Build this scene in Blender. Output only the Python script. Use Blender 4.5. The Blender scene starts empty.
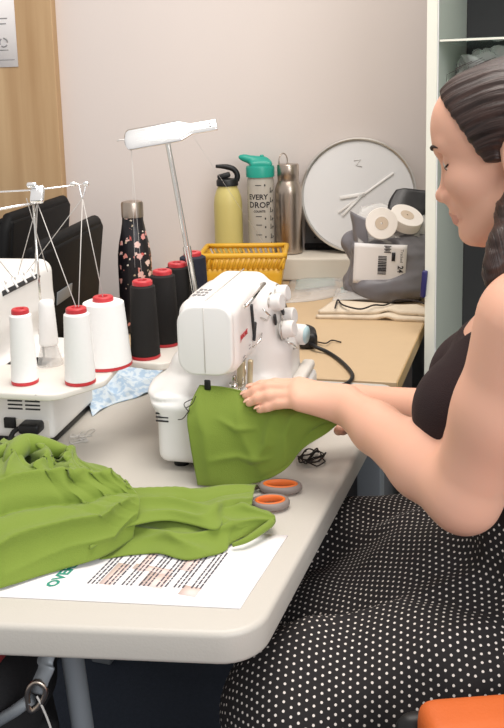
import bpy, bmesh, math, random
import numpy as np
import openvdb as vdb
from mathutils import Vector, Matrix, Euler

random.seed(4)
SC = bpy.context.scene
COL = SC.collection

# ------------------------------------------------------------------ camera
PITCH = math.atan(160 / 900.0)
cam_data = bpy.data.cameras.new('camera')
cam = bpy.data.objects.new('camera', cam_data)
COL.objects.link(cam)
cam_data.sensor_fit = 'VERTICAL'
cam_data.sensor_height = 36.0
cam_data.sensor_width = 36.0 * 504 / 728
cam_data.lens = 36.0 * 900 / 728
cam_data.shift_y = -119 / 728.0
cam_data.clip_start = 0.02
cam.location = (0, 0, 1.32)
_roll = math.radians(-1.5)
_fw = Vector((0, math.cos(PITCH), -math.sin(PITCH)))
_up0 = Vector((0, math.sin(PITCH), math.cos(PITCH)))
_rt0 = Vector((1, 0, 0))
_rt = _rt0 * math.cos(_roll) + _up0 * math.sin(_roll)
_up = -_rt0 * math.sin(_roll) + _up0 * math.cos(_roll)
_m = Matrix((_rt, _up, -_fw)).transposed().to_4x4()
_m.translation = cam.location
cam.matrix_world = _m
SC.camera = cam

# ------------------------------------------------------------------ light
world = bpy.data.worlds.new('room_ambient')
SC.world = world
world.use_nodes = True
world.node_tree.nodes['Background'].inputs[0].default_value = (1.0, 0.965, 0.94, 1)
world.node_tree.nodes['Background'].inputs[1].default_value = 0.66


def area(name, loc, target, sx, sy, power, color):
    d = bpy.data.lights.new(name, 'AREA')
    d.shape = 'RECTANGLE'
    d.size, d.size_y = sx, sy
    d.energy = power
    d.color = color
    o = bpy.data.objects.new(name, d)
    COL.objects.link(o)
    o.location = loc
    o.rotation_euler = (Vector(target) - Vector(loc)).to_track_quat('-Z', 'Y').to_euler()
    return o


area('window_daylight', (1.5, -1.5, 2.3), (0.0, 1.4, 0.9), 2.2, 1.5, 62, (0.93, 0.97, 1.0))
area('ceiling_light_panel', (0.15, 1.15, 2.68), (0.15, 1.2, 0.0), 1.2, 0.6, 23, (1.0, 0.93, 0.86))
area('rear_wall_fill', (0.1, 1.95, 2.68), (0.1, 2.15, 0.0), 1.2, 0.5, 15, (1.0, 0.93, 0.86))  # added overhead fill that brightens the back wall, not a known ceiling fitting

SC.view_settings.view_transform = 'Standard'
SC.view_settings.look = 'None'
SC.view_settings.gamma = 1.0
SC.view_settings.exposure = 0.0
SC.view_settings.use_curve_mapping = False

# ------------------------------------------------------------------ materials


def lin(h):
    h = h.lstrip('#')
    out = []
    for i in (0, 2, 4):
        c = int(h[i:i + 2], 16) / 255.0
        out.append(c / 12.92 if c <= 0.04045 else ((c + 0.055) / 1.055) ** 2.4)
    return (*out, 1.0)


def mat(name, hexc, rough=0.5, metal=0.0, spec=0.5, noise=0.0, nscale=40.0, bump=0.0, bscale=200.0,
        sheen=0.0, sss=0.0, trans=0.0, alpha=1.0, coat=0.0, col2=None, ior=1.45):
    m = bpy.data.materials.new(name)
    m.use_nodes = True
    nt = m.node_tree
    b = nt.nodes['Principled BSDF']
    b.inputs['Base Color'].default_value = lin(hexc)
    b.inputs['Roughness'].default_value = rough
    b.inputs['Metallic'].default_value = metal
    b.inputs['Specular IOR Level'].default_value = spec
    b.inputs['IOR'].default_value = ior
    b.inputs['Sheen Weight'].default_value = sheen
    b.inputs['Transmission Weight'].default_value = trans
    b.inputs['Alpha'].default_value = alpha
    b.inputs['Coat Weight'].default_value = coat
    if sss:
        b.inputs['Subsurface Weight'].default_value = sss
        b.inputs['Subsurface Radius'].default_value = (0.012, 0.005, 0.003)
        b.inputs['Subsurface Scale'].default_value = 0.5
    tc = nt.nodes.new('ShaderNodeTexCoord')
    if noise or col2:
        n = nt.nodes.new('ShaderNodeTexNoise')
        n.inputs['Scale'].default_value = nscale
        n.inputs['Detail'].default_value = 4
        nt.links.new(tc.outputs['Object'], n.inputs['Vector'])
        mx = nt.nodes.new('ShaderNodeMix')
        mx.data_type = 'RGBA'
        c = lin(hexc)
        mx.inputs['A'].default_value = tuple(max(0, v * (1 - noise)) for v in c[:3]) + (1,)
        mx.inputs['B'].default_value = lin(col2) if col2 else tuple(min(1, v * (1 + noise)) for v in c[:3]) + (1,)
        nt.links.new(n.outputs['Fac'], mx.inputs['Factor'])
        nt.links.new(mx.outputs['Result'], b.inputs['Base Color'])
    if bump:
        n2 = nt.nodes.new('ShaderNodeTexNoise')
        n2.inputs['Scale'].default_value = bscale
        n2.inputs['Detail'].default_value = 3
        nt.links.new(tc.outputs['Object'], n2.inputs['Vector'])
        bp = nt.nodes.new('ShaderNodeBump')
        bp.inputs['Strength'].default_value = bump
        bp.inputs['Distance'].default_value = 0.002
        nt.links.new(n2.outputs['Fac'], bp.inputs['Height'])
        nt.links.new(bp.outputs['Normal'], b.inputs['Normal'])
    return m


M = {}
M['wall'] = mat('painted_wall', '#D8CEC9', 0.85, noise=0.02, nscale=3, bump=0.08, bscale=90)
M['floor'] = mat('blue_grey_carpet', '#3A4250', 0.95, noise=0.25, nscale=120, bump=0.5, bscale=300)
M['ceil'] = mat('ceiling_paint', '#E8E4DE', 0.9, noise=0.02)
M['table'] = mat('moulded_table_plastic', '#C6C1B8', 0.42, noise=0.015, nscale=25, bump=0.12, bscale=350)
M['greymetal'] = mat('grey_painted_metal', '#8C9196', 0.45, metal=0.3, noise=0.04)
M['darkmetal'] = mat('dark_metal', '#3B3D40', 0.5, metal=0.4, noise=0.05)
M['desk'] = mat('beige_laminate', '#CBB08C', 0.5, noise=0.03, nscale=30)
M['deskedge'] = mat('beech_edge_band', '#B99A6B', 0.5, noise=0.06, nscale=20)
M['white'] = mat('white_plastic', '#EFEDEA', 0.35, noise=0.008)
M['white2'] = mat('warm_white_plastic', '#E3DED6', 0.4, noise=0.01)
M['cream'] = mat('cream_trunking', '#D8D0C2', 0.5, noise=0.02)
M['black'] = mat('black_plastic', '#141416', 0.45, noise=0.1)
M['blackfab'] = mat('black_fabric', '#1C1B1D', 0.9, noise=0.15, bump=0.4, bscale=500)
M['leather'] = mat('black_leatherette', '#111112', 0.65, spec=0.25, noise=0.1, bump=0.25, bscale=250)
M['darkgrey'] = mat('dark_grey_plastic', '#6A6A6C', 0.5, noise=0.05)
M['slot'] = mat('dark_slot', '#2A2A2C', 0.5, noise=0.05)
M['chrome'] = mat('chrome', '#E6E4DF', 0.12, metal=1.0, noise=0.01)
M['steel'] = mat('brushed_steel', '#B5A79A', 0.3, metal=1.0, noise=0.05, nscale=60)
M['polish'] = mat('polished_bright_metal', '#FFFFFF', 0.16, metal=0.9, noise=0.0)
M['red'] = mat('red_cone_plastic', '#C5353C', 0.4, noise=0.03)
M['thread_w'] = mat('white_thread', '#F1F0EE', 0.8, noise=0.02, nscale=200)
M['thread_k'] = mat('black_thread', '#1A1716', 0.8, noise=0.2, nscale=200)
M['thread_n'] = mat('navy_thread', '#1F2230', 0.8, noise=0.2, nscale=200)
M['strand'] = mat('pale_strand', '#CFCBC6', 0.6, noise=0.02)
M['darkstrand'] = mat('dark_strand', '#2A2320', 0.8, noise=0.1)
M['yellow'] = mat('yellow_plastic', '#D9A62C', 0.4, noise=0.03)
M['bottley'] = mat('pale_yellow_paint', '#C8BA74', 0.4, noise=0.02)
M['teal'] = mat('teal_plastic', '#249A88', 0.35, noise=0.03)
M['clear'] = mat('clear_plastic', '#E4E2DC', 0.06, trans=0.75, spec=0.5, noise=0.01, ior=1.2)
M['softink'] = mat('dark_grey_ink', '#55525A', 0.6, noise=0.05)
M['ink'] = mat('black_ink', '#26242A', 0.6, noise=0.05)
M['greenink'] = mat('green_ink', '#2F8F7C', 0.6, noise=0.05)
M['pinkink'] = mat('pink_ink', '#EBD3CC', 0.7, noise=0.02)
M['greyink'] = mat('grey_ink', '#8D8B8C', 0.6, noise=0.05)
M['redink'] = mat('red_ink', '#C63A40', 0.6, noise=0.05)
M['paper'] = mat('white_paper', '#F0EDEE', 0.7, noise=0.01)
M['clock'] = mat('white_clock_face', '#DEDDDD', 0.5, noise=0.01)
M['silver'] = mat('silver_rim', '#CFCBC4', 0.3, metal=0.8, noise=0.02)
M['polybag'] = mat('grey_polythene', '#77757A', 0.35, noise=0.08, nscale=14, bump=0.25, bscale=60)
M['polydark'] = mat('black_polythene', '#232225', 0.3, noise=0.15, nscale=20, bump=0.3, bscale=60)
M['film'] = mat('clear_film', '#E9E7E4', 0.12, spec=0.7, alpha=0.36, noise=0.02, bump=0.3, bscale=50)
M['filmteal'] = mat('teal_film_contents', '#8DB3B0', 0.3, noise=0.2, nscale=18)
M['canvas'] = mat('cream_canvas', '#DCCDB8', 0.9, noise=0.04, nscale=60, bump=0.3, bscale=400)
M['tape'] = mat('white_tape', '#EFE8E2', 0.7, noise=0.03, nscale=80)
M['tapecore'] = mat('beige_core', '#CDBBA8', 0.7, noise=0.03)
M['cab'] = mat('cabinet_white_green', '#CDD3C5', 0.4, noise=0.02)
M['cabedge'] = mat('cabinet_edge', '#E4E3D6', 0.4, noise=0.01)
M['cabin'] = mat('cabinet_back_dark', '#3B3A3A', 0.7, noise=0.05)
M['glass'] = mat('shelf_glass', '#DDEFE8', 0.05, trans=0.9, noise=0.0)
M['navy'] = mat('navy_plastic', '#28265C', 0.4, noise=0.05)
M['orange'] = mat('orange_upholstery', '#CC6226', 0.6, noise=0.05, nscale=30, bump=0.2, bscale=300)
M['orangegrip'] = mat('orange_grip', '#E0702F', 0.5, noise=0.03)
M['greygrip'] = mat('grey_grip', '#8A7F7A', 0.5, noise=0.03)
M['redfab'] = mat('dark_red_fabric', '#8C2A2C', 0.85, noise=0.1, bump=0.3, bscale=300)
M['green'] = mat('olive_green_jersey', '#778C32', 0.85, noise=0.05, nscale=9, bump=0.35, bscale=900, sheen=0.15)
M['beige'] = mat('pale_gold_metal', '#CFC1A0', 0.35, metal=0.5, noise=0.02)
M['skin'] = mat('skin', '#E9B49B', 0.5, noise=0.05, nscale=14, sss=0.12, spec=0.35)
M['top'] = mat('dark_brown_knit', '#2B1C1E', 0.9, noise=0.12, nscale=60, bump=0.35, bscale=600)
M['eyewhite'] = mat('eye_white', '#D8CFC8', 0.2, noise=0.01)
M['iris'] = mat('dark_brown_iris', '#22140E', 0.1, noise=0.05)
M['lash'] = mat('dark_lashes', '#2B1813', 0.8, noise=0.1)
M['lip'] = mat('lip_skin', '#CF9080', 0.45, noise=0.05, nscale=60)
M['nail'] = mat('nail', '#EDBCA6', 0.25, noise=0.02)


def wood_mat():
    m = mat('light_oak_veneer', '#B99871', 0.55)
    nt = m.node_tree
    tc = [n for n in nt.nodes if n.type == 'TEX_COORD'][0]
    mp = nt.nodes.new('ShaderNodeMapping')
    mp.inputs['Scale'].default_value = (9, 9, 0.5)
    n = nt.nodes.new('ShaderNodeTexNoise')
    n.inputs['Scale'].default_value = 2.2
    n.inputs['Detail'].default_value = 6
    r = nt.nodes.new('ShaderNodeValToRGB')
    r.color_ramp.elements[0].position = 0.35
    r.color_ramp.elements[0].color = lin('#AD8B64')
    r.color_ramp.elements[1].position = 0.7
    r.color_ramp.elements[1].color = lin('#C4A57E')
    nt.links.new(tc.outputs['Object'], mp.inputs['Vector'])
    nt.links.new(mp.outputs['Vector'], n.inputs['Vector'])
    nt.links.new(n.outputs['Fac'], r.inputs['Fac'])
    nt.links.new(r.outputs['Color'], nt.nodes['Principled BSDF'].inputs['Base Color'])
    return m


M['wood'] = wood_mat()


def hair_mat():
    m = mat('dark_brown_hair', '#241714', 0.42, spec=0.5)
    nt = m.node_tree
    tc = [n for n in nt.nodes if n.type == 'TEX_COORD'][0]
    uv = tc.outputs['UV']
    mp = nt.nodes.new('ShaderNodeMapping')
    mp.inputs['Scale'].default_value = (140, 3, 1)
    n = nt.nodes.new('ShaderNodeTexNoise')
    n.inputs['Scale'].default_value = 1.0
    n.inputs['Detail'].default_value = 5
    r = nt.nodes.new('ShaderNodeValToRGB')
    r.color_ramp.elements[0].position = 0.3
    r.color_ramp.elements[0].color = lin('#1A100E')
    r.color_ramp.elements[1].position = 0.75
    r.color_ramp.elements[1].color = lin('#45302A')
    bp = nt.nodes.new('ShaderNodeBump')
    bp.inputs['Strength'].default_value = 0.6
    bp.inputs['Distance'].default_value = 0.003
    b = nt.nodes['Principled BSDF']
    nt.links.new(uv, mp.inputs['Vector'])
    nt.links.new(mp.outputs['Vector'], n.inputs['Vector'])
    nt.links.new(n.outputs['Fac'], r.inputs['Fac'])
    nt.links.new(r.outputs['Color'], b.inputs['Base Color'])
    nt.links.new(n.outputs['Fac'], bp.inputs['Height'])
    nt.links.new(bp.outputs['Normal'], b.inputs['Normal'])
    return m


M['hair'] = hair_mat()


M['dots'] = mat('black_skirt_cloth', '#1D191A', 0.85, noise=0.1, bump=0.25, bscale=700)
M['spot'] = mat('white_printed_spot', '#DDD4CD', 0.85, noise=0.03)


def floral_mat():
    """black enamel scattered with small pink and cream blossoms and red sprigs"""
    m = mat('black_floral_enamel', '#17141A', 0.35, coat=0.2)
    nt = m.node_tree
    L = nt.links
    tc = [n for n in nt.nodes if n.type == 'TEX_COORD'][0]
    prev = None
    for sc, th, ca, cb in ((40, 0.34, '#E8CFC4', '#D98A86'), (33, 0.20, '#C4554F', '#E3A79B'), (60, 0.20, '#EFE6DC', '#B9A78C')):
        mp = nt.nodes.new('ShaderNodeMapping')
        mp.inputs['Location'].default_value = (sc * .013, sc * .021, sc * .017)
        L.new(tc.outputs['Object'], mp.inputs['Vector'])
        v = nt.nodes.new('ShaderNodeTexVoronoi')
        v.inputs['Scale'].default_value = sc
        L.new(mp.outputs['Vector'], v.inputs['Vector'])
        nz = nt.nodes.new('ShaderNodeTexNoise')
        nz.inputs['Scale'].default_value = sc * 4
        L.new(tc.outputs['Object'], nz.inputs['Vector'])
        ma = nt.nodes.new('ShaderNodeMath')
        ma.operation = 'MULTIPLY_ADD'
        ma.inputs[1].default_value = 0.45
        L.new(nz.outputs['Fac'], ma.inputs[0])
        L.new(v.outputs['Distance'], ma.inputs[2])
        lt = nt.nodes.new('ShaderNodeMath')
        lt.operation = 'LESS_THAN'
        lt.inputs[1].default_value = th + 0.17
        L.new(ma.outputs[0], lt.inputs[0])
        cm = nt.nodes.new('ShaderNodeMix')
        cm.data_type = 'RGBA'
        cm.inputs['A'].default_value = lin(ca)
        cm.inputs['B'].default_value = lin(cb)
        sx = nt.nodes.new('ShaderNodeSeparateColor')
        L.new(v.outputs['Color'], sx.inputs['Color'])
        L.new(sx.outputs[0], cm.inputs['Factor'])
        mx = nt.nodes.new('ShaderNodeMix')
        mx.data_type = 'RGBA'
        if prev is None:
            mx.inputs['A'].default_value = lin('#17141A')
        else:
            L.new(prev, mx.inputs['A'])
        L.new(cm.outputs['Result'], mx.inputs['B'])
        L.new(lt.outputs[0], mx.inputs['Factor'])
        prev = mx.outputs['Result']
    L.new(prev, nt.nodes['Principled BSDF'].inputs['Base Color'])
    return m


M['floral'] = floral_mat()


def print_mat():
    m = mat('pale_blue_print_cotton', '#BFD3E6', 0.85, bump=0.3, bscale=500)
    nt = m.node_tree
    L = nt.links
    tc = [n for n in nt.nodes if n.type == 'TEX_COORD'][0]
    n = nt.nodes.new('ShaderNodeTexNoise')
    n.inputs['Scale'].default_value = 90
    n.inputs['Detail'].default_value = 2
    L.new(tc.outputs['Object'], n.inputs['Vector'])
    r = nt.nodes.new('ShaderNodeValToRGB')
    r.color_ramp.elements[0].position = 0.42
    r.color_ramp.elements[0].color = lin('#AFC8E0')
    r.color_ramp.elements[1].position = 0.55
    r.color_ramp.elements[1].color = lin('#D5E2EC')
    L.new(n.outputs['Fac'], r.inputs['Fac'])
    L.new(r.outputs['Color'], nt.nodes['Principled BSDF'].inputs['Base Color'])
    return m


M['blueprint'] = print_mat()


def mesh_mat():
    """black perforated metal: real see-through holes by alpha"""
    m = mat('black_wire_mesh', '#1D1C1C', 0.5, metal=0.3)
    nt = m.node_tree
    L = nt.links
    tc = [n for n in nt.nodes if n.type == 'TEX_COORD'][0]
    v = nt.nodes.new('ShaderNodeTexVoronoi')
    v.inputs['Scale'].default_value = 260
    v.inputs['Randomness'].default_value = 0.0
    L.new(tc.outputs['Object'], v.inputs['Vector'])
    lt = nt.nodes.new('ShaderNodeMath')
    lt.operation = 'GREATER_THAN'
    lt.inputs[1].default_value = 0.36
    L.new(v.outputs['Distance'], lt.inputs[0])
    L.new(lt.outputs[0], nt.nodes['Principled BSDF'].inputs['Alpha'])
    return m


M['wiremesh'] = mesh_mat()

# ------------------------------------------------------------------ object helpers


def thing(name, label, cat, loc=(0, 0, 0), rotz=0.0, group=None):
    o = bpy.data.objects.new(name, None)
    COL.objects.link(o)
    o.empty_display_size = 0.05
    o.location = loc
    o.rotation_euler = (0, 0, rotz)
    o['label'] = label
    o['category'] = cat
    if group:
        o['group'] = group
    return o


def tag(o, label, cat, group=None, kind=None):
    o['label'] = label
    o['category'] = cat
    if group:
        o['group'] = group
    if kind:
        o['kind'] = kind
    return o


def inv_of(parent):
    """matrix that takes a world point into the frame of a thing (or of a part of it)"""
    m = Matrix.Identity(4)
    chain = []
    p = parent
    while p is not None:
        chain.append(p)
        p = p.parent
    for q in reversed(chain):
        m = m @ (Matrix.Translation(q.location) @ q.rotation_euler.to_matrix().to_4x4())
    return m.inverted()


def obj(name, me, mats, parent=None, world=False, base=None, smooth=True):
    """link a mesh; world=True: the mesh is in world space and is taken into the parent's frame"""
    if not isinstance(mats, (list, tuple)):
        mats = [mats]
    me.materials.clear()
    for m in mats:
        me.materials.append(m)
    o = bpy.data.objects.new(name, me)
    COL.objects.link(o)
    if parent is not None:
        if world:
            me.transform(inv_of(parent))
        o.parent = parent
    elif base is not None:
        me.transform(Matrix.Translation(-Vector(base)))
        o.location = base
    if smooth:
        me.polygons.foreach_set('use_smooth', [True] * len(me.polygons))
    me.name = name
    return o


def struct(name, me, mats, label=None, cat=None, smooth=False):
    o = obj(name, me, mats, smooth=smooth)
    o['kind'] = 'structure'
    if label:
        o['label'] = label
        o['category'] = cat
    return o


def copy_tree(o, parent=None):
    c = o.copy()
    COL.objects.link(c)
    if parent is not None:
        c.parent = parent
    for ch in list(o.children):
        copy_tree(ch, c)
    return c


class G:
    """collects shapes and makes them one mesh"""

    def __init__(s):
        s.bm = bmesh.new()

    def _mark(s, geom_faces, mi):
        for f in geom_faces:
            f.material_index = mi

    def box(s, c, size, bevel=0.0, seg=2, rot=None, mi=0):
        b = bmesh.new()
        bmesh.ops.create_cube(b, size=1.0)
        bmesh.ops.scale(b, vec=Vector(size), verts=b.verts)
        if bevel > 0:
            bmesh.ops.bevel(b, geom=list(b.edges), offset=min(bevel, min(size) * 0.49), segments=seg, profile=0.5, affect='EDGES')
        mm = Matrix.Translation(Vector(c))
        if rot is not None:
            mm = mm @ (rot if isinstance(rot, Matrix) else Euler(rot).to_matrix().to_4x4())
        return s._merge(b, mm, mi)

    def _merge(s, b, mm, mi):
        b.transform(mm)
        for f in b.faces:
            f.material_index = mi
        me = bpy.data.meshes.new('tmp')
        b.to_mesh(me)
        b.free()
        s.bm.from_mesh(me)
        bpy.data.meshes.remove(me)
        return s

    def raw(s, verts, faces, mi=0, mm=None):
        vs = [s.bm.verts.new((mm @ Vector(v)) if mm else Vector(v)) for v in verts]
        for f in faces:
            try:
                ff = s.bm.faces.new([vs[i] for i in f])
                ff.material_index = mi
            except ValueError:
                pass
        return s

    def lathe(s, prof, n=32, mm=None, mi=0, cap=True):
        verts, faces = [], []
        for r, z in prof:
            for k in range(n):
                a = 2 * math.pi * k / n
                verts.append((r * math.cos(a), r * math.sin(a), z))
        for i in range(len(prof) - 1):
            for k in range(n):
                k2 = (k + 1) % n
                faces.append((i * n + k, i * n + k2, (i + 1) * n + k2, (i + 1) * n + k))
        if cap:
            faces.append(tuple(reversed(range(n))))
            faces.append(tuple(range((len(prof) - 1) * n, len(prof) * n)))
        return s.raw(verts, faces, mi, mm)

    def cyl(s, p0, p1, r0, r1=None, n=24, mi=0, bev=0.0):
        r1 = r0 if r1 is None else r1
        p0, p1 = Vector(p0), Vector(p1)
        d = p1 - p0
        L = d.length
        mm = Matrix.Translation(p0) @ d.to_track_quat('Z', 'Y').to_matrix().to_4x4()
        if bev:
            prof = [(r0 - bev, 0), (r0, bev), (r1, L - bev), (r1 - bev, L)]
        else:
            prof = [(r0, 0), (r1, L)]
        return s.lathe(prof, n, mm, mi)

    def tube(s, pts, r, n=10, mi=0, closed=False, flat=None):
        pts = [Vector(p) for p in pts]
        N = len(pts)
        rr = r if isinstance(r, (list, tuple)) else [r] * N
        verts, faces = [], []
        up = None
        for i in range(N):
            a = pts[i - 1] if (i > 0 or closed) else pts[i]
            b = pts[(i + 1) % N] if (i < N - 1 or closed) else pts[i]
            t = (b - a).normalized()
            if up is None:
                up = Vector((0, 0, 1)) if abs(t.z) < 0.9 else Vector((1, 0, 0))
            u = (up - t * up.dot(t))
            if u.length < 1e-6:
                u = t.orthogonal()
            u.normalize()
            up = u
            w = t.cross(u)
            for k in range(n):
                an = 2 * math.pi * k / n
                fu = rr[i] if flat is None else rr[i] * flat
                verts.append(pts[i] + u * math.cos(an) * fu + w * math.sin(an) * rr[i])
        for i in range(N if closed else N - 1):
            j = (i + 1) % N
            for k in range(n):
                k2 = (k + 1) % n
                faces.append((i * n + k, i * n + k2, j * n + k2, j * n + k))
        if not closed:
            faces.append(tuple(reversed(range(n))))
            faces.append(tuple(range((N - 1) * n, N * n)))
        return s.raw(verts, faces, mi)

    def prism(s, poly, z0, z1, bevel=0.0, seg=3, mm=None, mi=0):
        b = bmesh.new()
        vs = [b.verts.new((p[0], p[1], z0)) for p in poly]
        f = b.faces.new(vs)
        if f.normal.z > 0 or sum((poly[i][0] * poly[(i + 1) % len(poly)][1] - poly[(i + 1) % len(poly)][0] * poly[i][1]) for i in range(len(poly))) > 0:
            f.normal_flip()
        r = bmesh.ops.extrude_face_region(b, geom=[f])
        up = [v for v in r['geom'] if isinstance(v, bmesh.types.BMVert)]
        bmesh.ops.translate(b, verts=up, vec=(0, 0, z1 - z0))
        bmesh.ops.recalc_face_normals(b, faces=b.faces)
        if bevel > 0:
            es = [e for e in b.edges if abs(e.verts[0].co.z - e.verts[1].co.z) < 1e-7]
            bmesh.ops.bevel(b, geom=es, offset=bevel, segments=seg, profile=0.5, affect='EDGES')
        return s._merge(b, mm or Matrix.Identity(4), mi)

    def grid(s, P, thick=0.0, mi=0, closed_u=False):
        """P: array (nu, nv, 3); a sheet with real thickness"""
        P = np.asarray(P, float)
        nu, nv, _ = P.shape
        du = np.gradient(P, axis=0)
        dv = np.gradient(P, axis=1)
        nn = np.cross(du, dv)
        nn /= (np.linalg.norm(nn, axis=2, keepdims=True) + 1e-12)
        idx = lambda i, j, o: o + i * nv + j
        verts = [tuple(p) for p in P.reshape(-1, 3)]
        faces = []
        for i in range(nu - 1):
            for j in range(nv - 1):
                faces.append((idx(i, j, 0), idx(i + 1, j, 0), idx(i + 1, j + 1, 0), idx(i, j + 1, 0)))
        if thick:
            o = nu * nv
            verts += [tuple(p) for p in (P - nn * thick).reshape(-1, 3)]
            for i in range(nu - 1):
                for j in range(nv - 1):
                    faces.append((idx(i, j, o), idx(i, j + 1, o), idx(i + 1, j + 1, o), idx(i + 1, j, o)))
            for i in range(nu - 1):
                faces.append((idx(i, 0, 0), idx(i, 0, o), idx(i + 1, 0, o), idx(i + 1, 0, 0)))
                faces.append((idx(i, nv - 1, 0), idx(i + 1, nv - 1, 0), idx(i + 1, nv - 1, o), idx(i, nv - 1, o)))
            for j in range(nv - 1):
                faces.append((idx(0, j, 0), idx(0, j + 1, 0), idx(0, j + 1, o), idx(0, j, o)))
                faces.append((idx(nu - 1, j, 0), idx(nu - 1, j, o), idx(nu - 1, j + 1, o), idx(nu - 1, j + 1, 0)))
        return s.raw(verts, faces, mi)

    def mesh(s, name='m', fix=True):
        if fix:
            bmesh.ops.recalc_face_normals(s.bm, faces=s.bm.faces)
        me = bpy.data.meshes.new(name)
        s.bm.to_mesh(me)
        s.bm.free()
        return me


def autosmooth(o, deg=40):
    me = o.data
    bm = bmesh.new()
    bm.from_mesh(me)
    a = math.radians(deg)
    for e in bm.edges:
        if len(e.link_faces) == 2:
            try:
                if e.calc_face_angle() > a:
                    e.smooth = False
            except ValueError:
                pass
    bm.to_mesh(me)
    bm.free()
    return o


def catmull(pts, n=8, closed=False):
    pts = [np.array(p, float) for p in pts]
    out = []
    N = len(pts)
    rng = range(N) if closed else range(N - 1)
    for i in rng:
        p1, p2 = pts[i], pts[(i + 1) % N]
        p0 = pts[i - 1] if (i > 0 or closed) else 2 * p1 - p2
        p3 = pts[(i + 2) % N] if (i + 2 < N or closed) else 2 * p2 - p1
        for k in range(n):
            t = k / n
            out.append(0.5 * ((2 * p1) + (-p0 + p2) * t + (2 * p0 - 5 * p1 + 4 * p2 - p3) * t * t + (-p0 + 3 * p1 - 3 * p2 + p3) * t ** 3))
    if not closed:
        out.append(pts[-1])
    return out


def resample(pts, n):
    p = np.array([np.array(q, float) for q in pts])
    d = np.r_[0, np.cumsum(np.linalg.norm(np.diff(p, axis=0), axis=1))]
    t = np.linspace(0, d[-1], n)
    return np.stack([np.interp(t, d, p[:, k]) for k in range(p.shape[1])], axis=1)


def coons(c0, c1, d0, d1, nu=40, nv=40, smooth=True):
    """sheet from four edges: c0 (v=0) and c1 (v=1) run along u; d0 (u=0) and d1 (u=1) run along v"""
    f = (lambda q: catmull(q, 6)) if smooth else (lambda q: q)
    C0, C1 = resample(f(c0), nu), resample(f(c1), nu)
    D0, D1 = resample(f(d0), nv), resample(f(d1), nv)
    u = np.linspace(0, 1, nu)[:, None, None]
    v = np.linspace(0, 1, nv)[None, :, None]
    S = (1 - v) * C0[:, None, :] + v * C1[:, None, :] + (1 - u) * D0[None, :, :] + u * D1[None, :, :]
    B = ((1 - u) * (1 - v) * C0[0] + u * (1 - v) * C0[-1] + (1 - u) * v * C1[0] + u * v * C1[-1])
    return S - B


def seg_dist(X, Y, pts):
    """distance of points (X, Y) to a polyline and the fraction along it"""
    best = np.full(X.shape, 1e9)
    tt = np.zeros(X.shape)
    n = len(pts) - 1
    for i in range(n):
        ax, ay = pts[i][:2]
        bx, by = pts[i + 1][:2]
        L2 = (bx - ax) ** 2 + (by - ay) ** 2 + 1e-12
        t = np.clip(((X - ax) * (bx - ax) + (Y - ay) * (by - ay)) / L2, 0, 1)
        d = np.hypot(X - ax - t * (bx - ax), Y - ay - t * (by - ay))
        m = d < best
        best[m] = d[m]
        tt[m] = ((i + t) / n)[m]
    return best, tt


def wav(P, seed, scale, amp):
    """smooth pseudo-noise from a few sines, for cloth and film"""
    r = np.random.default_rng(seed)
    out = np.zeros(P.shape[:-1])
    for k in range(6):
        d = r.normal(size=3)
        d /= np.linalg.norm(d)
        f = scale * r.uniform(0.6, 1.8)
        out += np.sin(P @ d * f + r.uniform(0, 6.28)) / 6
    return out * amp * 2


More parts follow.
